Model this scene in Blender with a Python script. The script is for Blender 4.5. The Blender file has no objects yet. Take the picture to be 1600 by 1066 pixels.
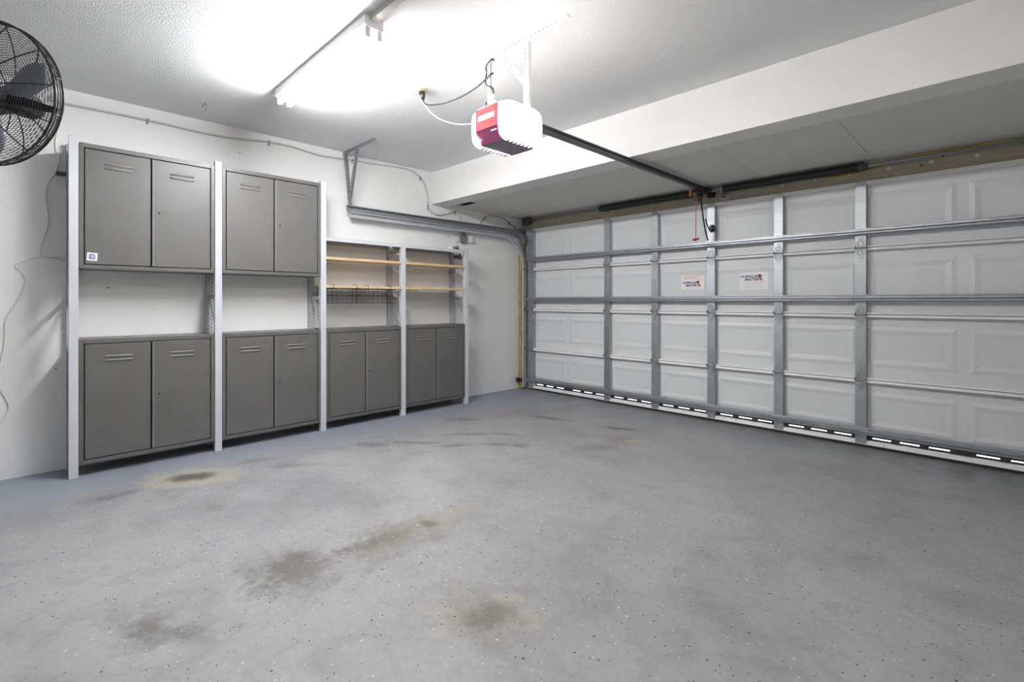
import bpy, math, random
from mathutils import Vector, Matrix

random.seed(7)
sc = bpy.context.scene
COL = sc.collection

# ------------------------------------------------------------------ camera
CAM_H = 1.164
cam_d = bpy.data.cameras.new('camera')
cam_d.sensor_fit = 'HORIZONTAL'
cam_d.sensor_width = 36.0
cam_d.lens = 36.0 * 762.0 / 1600.0
cam_d.shift_y = -(533.0 - 471.5) / 1600.0
cam_d.clip_start = 0.02
cam = bpy.data.objects.new('camera', cam_d)
COL.objects.link(cam)
cam.location = (0, 0, CAM_H)
cam.rotation_euler = (math.radians(90), 0, math.radians(45.05))
sc.camera = cam

# ------------------------------------------------------------------ world: daylight outside the closed door
world = bpy.data.worlds.new('daylight')
sc.world = world
world.use_nodes = True
bg = world.node_tree.nodes['Background']
bg.inputs['Color'].default_value = (0.80, 0.88, 1.0, 1)
bg.inputs['Strength'].default_value = 5.0
world.cycles.sampling_method = 'NONE'

# ------------------------------------------------------------------ exposure
sc.view_settings.view_transform = 'Standard'
sc.view_settings.look = 'None'
sc.view_settings.exposure = 1.12
sc.view_settings.gamma = 1.0
sc.view_settings.use_curve_mapping = False
sc.cycles.max_bounces = 6
sc.cycles.diffuse_bounces = 4
sc.cycles.sample_clamp_indirect = 8.0
sc.cycles.use_denoising = True

TUBE_POWER = 104.0       # radiance of the fluorescent tubes
OLD_TUBE_POWER = 24.0   # the second, older strip
LENS_POWER = 10.5       # radiance of the opener's light lenses

# ------------------------------------------------------------------ room dimensions (metres)
XL, XR = -4.60, 1.05        # cabinet wall, opposite wall
YB, YD = -1.90, 4.80        # back wall, inner face of the garage door skin
ZC, ZS = 2.645, 2.28        # ceiling, underside of the beam
YBEAM = 3.30                # beam face
DX0, DX1, DC = -4.44, 0.44, -2.0
PITCH = 0.603


# ================================================================== helpers
def tag(o, label=None, cat=None, group=None, kind=None):
    if label: o['label'] = label
    if cat: o['category'] = cat
    if group: o['group'] = group
    if kind: o['kind'] = kind
    return o


WLOC = {}


def empty(name, loc, label=None, cat=None, group=None, kind=None, parent=None):
    o = bpy.data.objects.new(name, None)
    COL.objects.link(o)
    o.empty_display_size = 0.05
    WLOC[o.name] = Vector(loc)
    if parent:
        o.parent = parent
        o.location = Vector(loc) - WLOC[parent.name]
    else:
        o.location = loc
    return tag(o, label, cat, group, kind)


def place(name, me, loc, parent=None, rot=None):
    o = bpy.data.objects.new(name, me)
    COL.objects.link(o)
    WLOC[o.name] = Vector(loc)
    if parent:
        o.parent = parent
        o.location = Vector(loc) - WLOC[parent.name]
    else:
        o.location = loc
    if rot: o.rotation_euler = rot
    return o


def copy_tree(o, delta, parent=None):
    c = o.copy()
    COL.objects.link(c)
    WLOC[c.name] = WLOC[o.name] + Vector(delta)
    c.parent = parent
    if parent is None:
        c.location = Vector(o.location) + Vector(delta)
    for ch in list(o.children):
        copy_tree(ch, delta, c)
    return c


class MB:
    """collects geometry in world coordinates; build() makes one mesh object"""
    def __init__(s):
        s.v, s.f, s.m = [], [], []
        s.mat = 0
        s.smooth = []
        s.sm = False

    def add(s, vs, fs):
        b = len(s.v)
        s.v += [tuple(p) for p in vs]
        for f in fs:
            s.f.append(tuple(b + i for i in f))
            s.m.append(s.mat)
            s.smooth.append(s.sm)
        return s

    def box(s, x0, x1, y0, y1, z0, z1):
        if x0 > x1: x0, x1 = x1, x0
        if y0 > y1: y0, y1 = y1, y0
        if z0 > z1: z0, z1 = z1, z0
        return s.add([(x0, y0, z0), (x1, y0, z0), (x1, y1, z0), (x0, y1, z0), (x0, y0, z1), (x1, y0, z1), (x1, y1, z1), (x0, y1, z1)],
                     [(0, 3, 2, 1), (4, 5, 6, 7), (0, 1, 5, 4), (1, 2, 6, 5), (2, 3, 7, 6), (3, 0, 4, 7)])

    def frame_axes(s, d):
        d = Vector(d).normalized()
        a = Vector((0, 0, 1)) if abs(d.z) < 0.9 else Vector((1, 0, 0))
        u = d.cross(a).normalized()
        return u, d.cross(u).normalized()

    def cyl(s, p0, p1, r0, r1=None, n=12, caps=True):
        p0, p1 = Vector(p0), Vector(p1)
        r1 = r0 if r1 is None else r1
        u, w = s.frame_axes(p1 - p0)
        vs = []
        for p, r in ((p0, r0), (p1, r1)):
            for k in range(n):
                a = 2 * math.pi * k / n
                vs.append(p + (u * math.cos(a) + w * math.sin(a)) * r)
        fs = [(k, (k + 1) % n, n + (k + 1) % n, n + k) for k in range(n)]
        sm = s.sm
        s.sm = True
        b = len(s.v)
        s.add(vs, fs)
        s.sm = False
        if caps:
            s.f += [tuple(b + k for k in reversed(range(n))), tuple(b + n + k for k in range(n))]
            s.m += [s.mat] * 2
            s.smooth += [False] * 2
        s.sm = sm
        return s

    def lathe(s, p0, d, prof, n=20):
        """prof: [(distance along d, radius)]"""
        p0, d = Vector(p0), Vector(d).normalized()
        u, w = s.frame_axes(d)
        vs, fs = [], []
        for t, r in prof:
            for k in range(n):
                a = 2 * math.pi * k / n
                vs.append(p0 + d * t + (u * math.cos(a) + w * math.sin(a)) * r)
        for i in range(len(prof) - 1):
            for k in range(n):
                k2 = (k + 1) % n
                fs.append((i * n + k, i * n + k2, (i + 1) * n + k2, (i + 1) * n + k))
        sm = s.sm
        s.sm = True
        s.add(vs, fs)
        s.sm = sm
        return s

    def tube(s, pts, r, n=6, closed=False):
        pts = [Vector(p) for p in pts]
        N = len(pts)
        vs, fs = [], []
        u = None
        for i, p in enumerate(pts):
            if closed:
                d = pts[(i + 1) % N] - pts[i - 1]
            else:
                d = pts[min(i + 1, N - 1)] - pts[max(i - 1, 0)]
            d.normalize()
            if u is None:
                u, w = s.frame_axes(d)
            else:
                u = (u - d * u.dot(d)).normalized()
                w = d.cross(u)
            for k in range(n):
                a = 2 * math.pi * k / n
                vs.append(p + (u * math.cos(a) + w * math.sin(a)) * r)
        for i in range(N if closed else N - 1):
            j = (i + 1) % N
            for k in range(n):
                k2 = (k + 1) % n
                fs.append((i * n + k, i * n + k2, j * n + k2, j * n + k))
        if not closed:
            fs.append(tuple(reversed(range(n))))
            fs.append(tuple((N - 1) * n + k for k in range(n)))
        sm = s.sm
        s.sm = True
        s.add(vs, fs)
        s.sm = sm
        return s

    def prism(s, poly, axis, a0, a1):
        """poly: 2-D points; axis 0: poly is (y,z) along x; 1: (x,z) along y; 2: (x,y) along z"""
        n = len(poly)
        def P(p, a):
            return (a, p[0], p[1]) if axis == 0 else (p[0], a, p[1]) if axis == 1 else (p[0], p[1], a)
        vs = [P(p, a0) for p in poly] + [P(p, a1) for p in poly]
        fs = [(k, (k + 1) % n, n + (k + 1) % n, n + k) for k in range(n)]
        fs += [tuple(reversed(range(n))), tuple(range(n, 2 * n))]
        return s.add(vs, fs)

    def plate(s, c, u, w, poly, t):
        """a flat outline (points in the u,w frame at c) with thickness t along u x w"""
        c, u, w = Vector(c), Vector(u).normalized(), Vector(w).normalized()
        d = u.cross(w)
        n = len(poly)
        vs = [c + u * p[0] + w * p[1] for p in poly] + [c + u * p[0] + w * p[1] + d * t for p in poly]
        fs = [(k, (k + 1) % n, n + (k + 1) % n, n + k) for k in range(n)]
        fs += [tuple(reversed(range(n))), tuple(range(n, 2 * n))]
        return s.add(vs, fs)

    def disc(s, c, nrm, r, n=6):
        c, nrm = Vector(c), Vector(nrm).normalized()
        u, w = s.frame_axes(nrm)
        return s.add([c + (u * math.cos(2 * math.pi * k / n) + w * math.sin(2 * math.pi * k / n)) * r for k in range(n)], [tuple(range(n))])

    def mesh(s, name, mats, origin=(0, 0, 0)):
        o = Vector(origin)
        me = bpy.data.meshes.new(name)
        me.from_pydata([(p[0] - o.x, p[1] - o.y, p[2] - o.z) for p in s.v], [], s.f)
        mats = mats if isinstance(mats, (list, tuple)) else [mats]
        for m in mats: me.materials.append(m)
        me.polygons.foreach_set('material_index', s.m)
        me.polygons.foreach_set('use_smooth', s.smooth)
        me.update()
        import bmesh
        bm = bmesh.new()
        bm.from_mesh(me)
        bmesh.ops.recalc_face_normals(bm, faces=bm.faces)
        bm.to_mesh(me)
        bm.free()
        return me

    def build(s, name, mats, parent=None, bevel=0, origin=None):
        if origin is None:
            if parent is not None and not s.v:
                origin = (0, 0, 0)
            else:
                xs = [p[0] for p in s.v]; ys = [p[1] for p in s.v]; zs = [p[2] for p in s.v]
                origin = ((min(xs) + max(xs)) / 2, (min(ys) + max(ys)) / 2, min(zs))
        o = place(name, s.mesh(name, mats, origin), origin, parent)
        if bevel:
            b = o.modifiers.new('bevel', 'BEVEL')
            b.width = bevel
            b.segments = 2
            b.limit_method = 'ANGLE'
            b.angle_limit = math.radians(50)
        return o


def catmull(pts, k=8):
    P = [Vector(p) for p in pts]
    P = [P[0] * 2 - P[1]] + P + [P[-1] * 2 - P[-2]]
    out = []
    for i in range(1, len(P) - 2):
        p0, p1, p2, p3 = P[i - 1:i + 3]
        for j in range(k):
            t = j / k
            out.append(0.5 * ((2 * p1) + (p2 - p0) * t + (2 * p0 - 5 * p1 + 4 * p2 - p3) * t * t + (3 * p1 - p0 - 3 * p2 + p3) * t ** 3))
    out.append(P[-2])
    return out


def text_mesh(txt, size, mat, shear=0.0, offset=0.0, extrude=0.0004):
    c = bpy.data.curves.new('lettering', 'FONT')
    c.body = txt
    c.size = size
    c.shear = shear
    c.offset = offset
    c.extrude = extrude
    c.align_x = 'CENTER'
    c.align_y = 'CENTER'
    c.resolution_u = 2
    o = bpy.data.objects.new('lettering', c)
    COL.objects.link(o)
    dg = bpy.context.evaluated_depsgraph_get()
    me = bpy.data.meshes.new_from_object(o.evaluated_get(dg))
    bpy.data.objects.remove(o)
    bpy.data.curves.remove(c)
    me.materials.clear()
    me.materials.append(mat)
    return me


# ================================================================== materials
class NT:
    def __init__(s, name):
        s.mat = bpy.data.materials.new(name)
        s.mat.use_nodes = True
        s.n = s.mat.node_tree.nodes
        s.l = s.mat.node_tree.links
        s.b = s.n['Principled BSDF']
        s.tc = None

    def node(s, t, **kw):
        n = s.n.new(t)
        for k, v in kw.items(): setattr(n, k, v)
        return n

    def link(s, a, b): s.l.new(a, b)

    def coord(s):
        if s.tc is None: s.tc = s.node('ShaderNodeTexCoord')
        return s.tc.outputs['Object']

    def noise(s, scale, detail=4, rough=0.55, vec=None, dist=0.0):
        n = s.node('ShaderNodeTexNoise')
        n.inputs['Scale'].default_value = scale
        n.inputs['Detail'].default_value = detail
        n.inputs['Roughness'].default_value = rough
        n.inputs['Distortion'].default_value = dist
        s.link(vec or s.coord(), n.inputs['Vector'])
        return n.outputs['Fac']

    def ramp(s, fac, stops):
        r = s.node('ShaderNodeValToRGB')
        els = r.color_ramp.elements
        while len(els) < len(stops): els.new(0.5)
        for e, (p, c) in zip(els, stops):
            e.position = p
            e.color = c if len(c) == 4 else (*c, 1)
        s.link(fac, r.inputs['Fac'])
        return r.outputs['Color']

    def mix(s, fac, a, b, mode='MIX'):
        m = s.node('ShaderNodeMix', data_type='RGBA', blend_type=mode)
        for sock, val in ((m.inputs[0], fac), (m.inputs[6], a), (m.inputs[7], b)):
            if isinstance(val, (int, float)): sock.default_value = val
            elif isinstance(val, (tuple, list)): sock.default_value = val if len(val) == 4 else (*val, 1)
            else: s.link(val, sock)
        return m.outputs[2]

    def math(s, op, a, b=None, c=None):
        m = s.node('ShaderNodeMath', operation=op)
        for i, val in enumerate((a, b, c)):
            if val is None: continue
            if isinstance(val, (int, float)): m.inputs[i].default_value = val
            else: s.link(val, m.inputs[i])
        return m.outputs[0]

    def maprange(s, v, a, b, c=0.0, d=1.0):
        m = s.node('ShaderNodeMapRange', interpolation_type='SMOOTHSTEP')
        s.link(v, m.inputs['Value'])
        for k, x in zip(('From Min', 'From Max', 'To Min', 'To Max'), (a, b, c, d)):
            m.inputs[k].default_value = x
        return m.outputs['Result']

    def bump(s, h, strength, dist=0.01):
        b = s.node('ShaderNodeBump')
        b.inputs['Strength'].default_value = strength
        b.inputs['Distance'].default_value = dist
        s.link(h, b.inputs['Height'])
        s.link(b.outputs['Normal'], s.b.inputs['Normal'])

    def color(s, c):
        if isinstance(c, (tuple, list)): s.b.inputs['Base Color'].default_value = c if len(c) == 4 else (*c, 1)
        else: s.link(c, s.b.inputs['Base Color'])

    def set(s, rough=0.5, metal=0.0, spec=0.5):
        s.b.inputs['Roughness'].default_value = rough
        s.b.inputs['Metallic'].default_value = metal
        s.b.inputs['Specular IOR Level'].default_value = spec
        return s.mat


def paint(name, col, rough=0.5, metal=0.0, var=0.06, scale=6.0, bump=0.0, bscale=200.0, spec=0.5):
    t = NT(name)
    n = t.noise(scale, 3)
    lo = tuple(c * (1 - var) for c in col)
    hi = tuple(min(1, c * (1 + var)) for c in col)
    t.color(t.ramp(n, [(0.3, lo), (0.7, hi)]))
    if bump:
        t.bump(t.noise(bscale, 3), bump, 0.002)
    return t.set(rough, metal, spec)


def galvanised(name, col=(0.46, 0.49, 0.515), rough=0.42, metal=0.85):
    t = NT(name)
    v = t.node('ShaderNodeTexVoronoi')
    v.inputs['Scale'].default_value = 70
    t.link(t.coord(), v.inputs['Vector'])
    n = t.noise(9, 4)
    base = t.ramp(n, [(0.3, tuple(c * 0.85 for c in col)), (0.7, col)])
    sp = t.ramp(v.outputs['Color'], [(0.0, (0.8, 0.8, 0.8)), (1.0, (1.1, 1.1, 1.1))])
    t.color(t.mix(0.6, base, sp, 'MULTIPLY'))
    r = t.maprange(n, 0.2, 0.8, rough - 0.08, rough + 0.1)
    t.link(r, t.b.inputs['Roughness'])
    return t.set(rough, metal) if False else (t.b.inputs['Metallic'].__setattr__('default_value', metal), t.mat)[1]


def emissive(name, col, strength):
    t = NT(name)
    t.color((0.9, 0.9, 0.9))
    t.b.inputs['Emission Color'].default_value = (*col, 1)
    t.b.inputs['Emission Strength'].default_value = strength
    return t.set(0.3)


M = {}


def make_wall(name, col, bump=0.25, scale=26, var=0.03):
    t = NT(name)
    n = t.noise(2.2, 5)
    c = t.ramp(n, [(0.3, tuple(x * (1 - var) for x in col)), (0.7, col)])
    t.color(c)
    a = t.noise(scale, 5, 0.6)
    t.bump(a, bump, 0.006)
    return t.set(0.75, 0, 0.25)


M['wall'] = make_wall('white_painted_block', (0.80, 0.80, 0.79), 0.22, 30)
M['beam'] = make_wall('white_painted_beam', (0.83, 0.825, 0.81), 0.08, 40)
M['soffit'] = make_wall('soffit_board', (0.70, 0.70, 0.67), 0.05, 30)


def make_ceiling():
    t = NT('knockdown_ceiling')
    n = t.noise(1.6, 4)
    t.color(t.ramp(n, [(0.3, (0.80, 0.805, 0.81)), (0.7, (0.84, 0.845, 0.85))]))
    a = t.maprange(t.noise(115, 4, 0.6), 0.42, 0.62)
    t.bump(a, 0.30, 0.006)
    return t.set(0.85, 0, 0.2)


M['ceiling'] = make_ceiling()


def make_floor():
    t = NT('worn_flake_floor')
    co = t.coord()
    big = t.noise(0.9, 6, 0.62, dist=0.4)
    mid = t.noise(5.0, 6, 0.65, dist=0.8)
    fine = t.noise(38, 4, 0.7)
    c = t.ramp(big, [(0.28, (0.215, 0.217, 0.220)), (0.5, (0.300, 0.302, 0.303)), (0.75, (0.350, 0.350, 0.348))])
    c = t.mix(0.55, c, t.ramp(mid, [(0.28, (0.62, 0.62, 0.62)), (0.5, (1, 1, 1)), (0.72, (1.14, 1.14, 1.13))]), 'MULTIPLY')
    c = t.mix(0.6, c, t.ramp(fine, [(0.3, (0.86, 0.86, 0.86)), (0.7, (1.08, 1.08, 1.08))]), 'MULTIPLY')
    # bluish unworn paint along the cabinet wall
    sep = t.node('ShaderNodeSeparateXYZ')
    t.link(co, sep.inputs[0])
    nx = t.math('ADD', sep.outputs['X'], t.math('MULTIPLY', t.math('SUBTRACT', mid, 0.5), 0.7))
    c = t.mix(t.maprange(nx, -3.55, -4.35, 0, 0.85), c, (0.235, 0.265, 0.32))
    d1 = t.noise(6.5, 5, 0.65)
    d2 = t.noise(24, 6, 0.7)
    dn = t.math('ADD', t.math('MULTIPLY', d1, 1.5), t.math('MULTIPLY', d2, 0.7))   # about 1.1 on average

    def stain(cx, cy, rx, ry, ang, col, amount, soft=0.75, breakup=1.0):
        nonlocal c
        mp = t.node('ShaderNodeMapping', vector_type='TEXTURE')
        mp.inputs['Location'].default_value = (cx, cy, 0)
        mp.inputs['Rotation'].default_value = (0, 0, math.radians(ang))
        mp.inputs['Scale'].default_value = (rx, ry, 1)
        t.link(co, mp.inputs['Vector'])
        ln = t.node('ShaderNodeVectorMath', operation='LENGTH')
        t.link(mp.outputs[0], ln.inputs[0])
        v = t.math('ADD', ln.outputs['Value'], t.math('MULTIPLY', t.math('SUBTRACT', dn, 1.1), 1.1 * breakup))
        f = t.maprange(v, 1.0, 1.0 - soft, 0, amount)
        c = t.mix(f, c, col)

    beige = (0.345, 0.325, 0.28)
    grime = (0.085, 0.078, 0.068)
    # ring stain by the first cabinet
    stain(-3.78, 0.78, 0.34, 0.22, 55, (0.38, 0.36, 0.305), 0.85, 0.25, 0.8)
    stain(-3.80, 0.78, 0.20, 0.12, 50, (0.075, 0.066, 0.056), 0.85, 0.8, 0.7)
    # long drag stain in the middle of the floor
    stain(-2.17, 0.82, 0.30, 0.25, 30, grime, 0.72, 0.95, 1.3)
    stain(-2.12, 1.35, 0.64, 0.21, 90, (0.20, 0.185, 0.155), 0.85, 0.9, 1.3)
    stain(-2.12, 1.45, 0.50, 0.13, 90, beige, 0.6, 0.8, 1.4)
    stain(-2.14, 1.22, 0.34, 0.12, 80, grime, 0.50, 0.9, 1.6)
    stain(-2.11, 1.51, 0.08, 0.05, 20, grime, 0.55, 0.95, 1.4)
    # flaked patch nearer the camera
    stain(-1.37, 1.19, 0.30, 0.24, 40, (0.215, 0.20, 0.175), 0.7, 0.8, 1.2)
    stain(-1.46, 1.09, 0.12, 0.08, 10, (0.38, 0.365, 0.33), 0.55, 0.6, 2.6)
    stain(-1.40, 1.02, 0.07, 0.05, 30, (0.38, 0.365, 0.33), 0.5, 0.5, 2.2)
    stain(-1.25, 1.29, 0.11, 0.09, 60, (0.38, 0.365, 0.33), 0.5, 0.6, 2.6)
    stain(-1.36, 1.34, 0.08, 0.05, 20, (0.38, 0.365, 0.33), 0.5, 0.5, 2.2)
    stain(-1.33, 1.22, 0.19, 0.11, 60, grime, 0.50, 0.9, 1.8)
    # smears
    stain(-2.13, 0.33, 0.23, 0.12, 20, grime, 0.65, 0.95, 1.3)
    stain(-1.98, 0.42, 0.16, 0.09, 20, grime, 0.35, 0.9)
    stain(-3.75, 0.36, 0.22, 0.07, 95, grime, 0.5, 0.9)
    stain(-3.85, 1.20, 0.20, 0.09, 80, (0.22, 0.20, 0.165), 0.6, 0.8)
    stain(-3.55, 1.35, 0.22, 0.08, 60, grime, 0.35, 0.9)
    stain(-3.15, 0.75, 0.13, 0.08, 40, grime, 0.35, 0.9)
    stain(-3.20, 3.70, 0.30, 0.07, 15, (0.085, 0.08, 0.06), 0.75, 0.8)
    stain(-3.55, 3.45, 0.20, 0.10, 30, (0.27, 0.245, 0.195), 0.6, 0.7)
    stain(-3.75, 3.05, 0.22, 0.12, 45, grime, 0.5, 0.9)
    stain(-2.46, 3.86, 0.26, 0.07, 25, grime, 0.7, 0.8)
    stain(-2.26, 3.55, 0.20, 0.17, 20, (0.25, 0.215, 0.17), 0.75, 0.8)
    stain(-2.15, 3.60, 0.12, 0.07, 40, (0.40, 0.37, 0.32), 0.7, 0.5, 1.5)
    stain(-2.30, 3.20, 0.30, 0.16, 45, grime, 0.35, 0.9)
    # broad darker band along the garage door, with a patch at its right end
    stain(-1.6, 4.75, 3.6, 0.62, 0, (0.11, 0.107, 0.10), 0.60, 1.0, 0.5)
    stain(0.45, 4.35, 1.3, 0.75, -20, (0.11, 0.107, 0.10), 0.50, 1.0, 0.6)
    # looping tyre scuffs
    for (cx, cy, rx, ry, an) in ((-3.45, 2.25, 0.30, 0.035, 40), (-3.14, 2.42, 0.22, 0.035, 55), (-2.90, 2.72, 0.26, 0.035, 35), (-3.62, 2.00, 0.22, 0.045, 30),
                                 (-3.30, 2.75, 0.30, 0.03, 50), (-3.05, 3.0, 0.16, 0.04, 30), (-2.75, 2.85, 0.10, 0.05, 20)):
        stain(cx, cy, rx * 1.1, ry * 1.9, an, (0.085, 0.085, 0.085), 0.55, 0.95, 1.1)
    # flakes: white and dark paint chips
    for scale, hi, lo, r in ((40, 0.90, 0.15, 0.13), (66, 0.84, 0.22, 0.16)):
        v = t.node('ShaderNodeTexVoronoi')
        v.inputs['Scale'].default_value = scale
        t.link(co, v.inputs['Vector'])
        sp = t.node('ShaderNodeSeparateColor')
        t.link(v.outputs['Color'], sp.inputs[0])
        rr = t.math('MULTIPLY_ADD', sp.outputs[1], r, 0.08)
        inside = t.math('LESS_THAN', v.outputs['Distance'], rr)
        dens = t.maprange(t.noise(2.6, 3), 0.38, 0.56, 0.35, 1.0)
        keep = t.math('LESS_THAN', sp.outputs[2], dens)
        inside = t.math('MULTIPLY', inside, keep)
        white = t.math('MULTIPLY', inside, t.math('GREATER_THAN', sp.outputs[0], hi))
        dark = t.math('MULTIPLY', inside, t.math('LESS_THAN', sp.outputs[0], lo))
        c = t.mix(t.math('MULTIPLY', white, 0.7), c, (0.62, 0.62, 0.61))
        c = t.mix(t.math('MULTIPLY', dark, 0.9), c, (0.035, 0.035, 0.037))
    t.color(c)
    t.bump(t.noise(90, 3), 0.12, 0.002)
    t.link(t.maprange(mid, 0.3, 0.7, 0.42, 0.58), t.b.inputs['Roughness'])
    t.b.inputs['Specular IOR Level'].default_value = 0.4
    return t.mat


M['floor'] = make_floor()


def wood(name, a, b, axis_scale, rough=0.55):
    t = NT(name)
    mp = t.node('ShaderNodeMapping')
    mp.inputs['Scale'].default_value = axis_scale
    t.link(t.coord(), mp.inputs['Vector'])
    n = t.noise(6, 6, 0.6, vec=mp.outputs[0], dist=1.2)
    t.color(t.ramp(n, [(0.3, a), (0.7, b)]))
    t.bump(n, 0.1, 0.002)
    return t.set(rough, 0, 0.3)


M['pine'] = wood('pine_board', (0.56, 0.40, 0.23), (0.70, 0.53, 0.33), (10, 0.8, 10))
M['header'] = wood('taupe_header_board', (0.36, 0.325, 0.245), (0.43, 0.39, 0.30), (0.6, 8, 8), 0.7)


def make_jamb():
    t = NT('weathered_jamb')
    mp = t.node('ShaderNodeMapping')
    mp.inputs['Scale'].default_value = (10, 10, 1.0)
    t.link(t.coord(), mp.inputs['Vector'])
    n = t.noise(3, 6, 0.65, vec=mp.outputs[0])
    c = t.ramp(n, [(0.3, (0.30, 0.19, 0.06)), (0.55, (0.42, 0.29, 0.115)), (0.7, (0.50, 0.39, 0.20))])
    fl = t.maprange(t.noise(9, 6, 0.7, vec=mp.outputs[0], dist=0.5), 0.57, 0.63)
    c = t.mix(fl, c, (0.75, 0.72, 0.62))
    t.color(c)
    return t.set(0.75, 0, 0.2)


M['jamb'] = make_jamb()
M['cab'] = paint('grey_cabinet_enamel', (0.112, 0.110, 0.105), 0.40, 0.0, 0.05, 4, 0.05, 260)
M['cab_edge'] = paint('grey_cabinet_lip', (0.165, 0.162, 0.155), 0.45, 0.0, 0.04, 5)
M['cab_dark'] = paint('cabinet_recess', (0.03, 0.03, 0.03), 0.7)
M['post'] = paint('pale_grey_post_enamel', (0.57, 0.585, 0.61), 0.45, 0.0, 0.03, 5)
M['post2'] = paint('grey_rear_post_enamel', (0.42, 0.43, 0.44), 0.5, 0.0, 0.04, 5)
M['hole'] = paint('punched_hole', (0.03, 0.03, 0.03), 0.9)
M['hole_soft'] = paint('punched_hole_pale', (0.10, 0.10, 0.10), 0.9)
M['galv'] = galvanised('galvanised_steel')
M['galv_dark'] = galvanised('dull_galvanised_steel', (0.40, 0.43, 0.45), 0.45, 0.8)
M['galv_light'] = galvanised('bright_galvanised_steel', (0.68, 0.71, 0.73), 0.5, 0.6)
M['door'] = None


def make_door():
    t = NT('white_door_skin')
    mp = t.node('ShaderNodeMapping')
    mp.inputs['Scale'].default_value = (2.0, 2.0, 60)
    t.link(t.coord(), mp.inputs['Vector'])
    g = t.noise(2.2, 3, 0.5, vec=mp.outputs[0], dist=0.6)
    n = t.noise(2.5, 4)
    c = t.ramp(n, [(0.3, (0.69, 0.705, 0.71)), (0.7, (0.725, 0.735, 0.735))])
    t.color(c)
    t.bump(g, 0.09, 0.003)
    return t.set(0.42, 0, 0.4)


M['door'] = make_door()
M['door_lip'] = paint('white_door_lip', (0.86, 0.855, 0.84), 0.45, 0, 0.02, 4)
M['rubber'] = paint('black_rubber', (0.018, 0.018, 0.018), 0.7)
M['black'] = paint('black_steel', (0.014, 0.014, 0.015), 0.38, 0.0, 0.1, 12)
M['black_wire'] = paint('black_wire', (0.012, 0.012, 0.013), 0.45)
M['slot_strip'] = paint('dark_retainer_steel', (0.10, 0.10, 0.10), 0.5, 0.3)
M['white_steel'] = paint('white_painted_steel', (0.82, 0.82, 0.82), 0.5, 0, 0.02)
M['white_plastic'] = paint('white_plastic', (0.80, 0.79, 0.76), 0.45, 0, 0.02)
M['cream'] = paint('cream_plastic', (0.55, 0.50, 0.36), 0.5, 0, 0.03)
M['grey_cable'] = paint('grey_conduit', (0.52, 0.53, 0.52), 0.55, 0, 0.05)
M['tan_cable'] = paint('tan_cable', (0.42, 0.38, 0.26), 0.6, 0, 0.05)
M['yellow_cable'] = paint('yellow_cable', (0.55, 0.40, 0.07), 0.55, 0, 0.08)
M['red'] = paint('red_plastic', (0.50, 0.03, 0.04), 0.65, 0, 0.04, spec=0.15)
M['cord_red'] = paint('red_cord', (0.65, 0.09, 0.06), 0.7, 0, 0.1, 60)
M['orange'] = paint('orange_tag', (0.80, 0.22, 0.03), 0.5)
M['purple'] = paint('purple_plastic', (0.20, 0.035, 0.10), 0.35, 0, 0.04)
M['underside'] = paint('mauve_grey_plastic', (0.24, 0.20, 0.24), 0.4, 0, 0.05)
M['dark_grey'] = paint('dark_grey_plastic', (0.07, 0.07, 0.075), 0.5)
M['mid_grey'] = paint('mid_grey_plastic', (0.24, 0.245, 0.25), 0.5)
M['rail'] = paint('dark_rail_steel', (0.10, 0.10, 0.105), 0.38, 0.5)
M['bolt'] = galvanised('zinc_bolt', (0.75, 0.75, 0.74), 0.35, 0.8)
M['sticker'] = paint('white_sticker', (0.86, 0.86, 0.85), 0.4, 0, 0.01)
M['navy'] = paint('navy_ink', (0.03, 0.035, 0.13), 0.5, 0, 0.02)
M['red_ink'] = paint('red_ink', (0.60, 0.06, 0.06), 0.5, 0, 0.02)
M['pink_ink'] = paint('pale_red_ink', (0.80, 0.42, 0.40), 0.5, 0, 0.02)
M['grey_ink'] = paint('grey_ink', (0.55, 0.55, 0.55), 0.5, 0, 0.02)
M['blue_ink'] = paint('blue_ink', (0.14, 0.16, 0.36), 0.5, 0, 0.02)
M['blade'] = paint('fan_blade_steel', (0.22, 0.24, 0.27), 0.4, 0.3)
M['tube'] = emissive('lit_fluorescent_tube', (0.985, 0.985, 1.0), TUBE_POWER)
M['tube_old'] = emissive('lit_older_tube', (1.0, 0.985, 0.965), OLD_TUBE_POWER)
M['cream_paint'] = paint('cream_raceway_paint', (0.66, 0.64, 0.58), 0.5, 0, 0.02)
M['lens'] = emissive('lit_opener_lens', (1.0, 0.96, 0.90), LENS_POWER)
M['lamp_housing'] = paint('lamp_housing_enamel', (0.84, 0.845, 0.87), 0.5, 0, 0.02)
M['concrete'] = paint('driveway_concrete', (0.50, 0.49, 0.47), 0.8, 0, 0.08)

# ================================================================== the room shell
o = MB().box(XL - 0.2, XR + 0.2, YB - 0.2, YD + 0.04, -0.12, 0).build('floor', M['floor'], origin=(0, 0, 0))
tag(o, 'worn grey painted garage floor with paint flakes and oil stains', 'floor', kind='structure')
o = MB().box(XL - 0.2, XR + 0.2, YD + 0.04, YD + 6, -0.12, -0.012).build('ground', M['concrete'], origin=(0, 0, 0))
tag(o, 'pale concrete driveway outside the garage door', 'driveway', kind='structure')
o = MB().box(XL - 0.2, XR + 0.2, YB - 0.2, YD + 0.3, ZC, ZC + 0.12).build('ceiling', M['ceiling'], origin=(0, 0, 0))
tag(o, 'white textured garage ceiling above the light and opener', 'ceiling', kind='structure')
o = MB().box(XL - 0.2, XL, YB - 0.2, YD + 0.3, 0, ZC).build('wall_left', M['wall'], origin=(0, 0, 0))
tag(o, 'white painted block wall behind the grey cabinets', 'wall', kind='structure')
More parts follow.
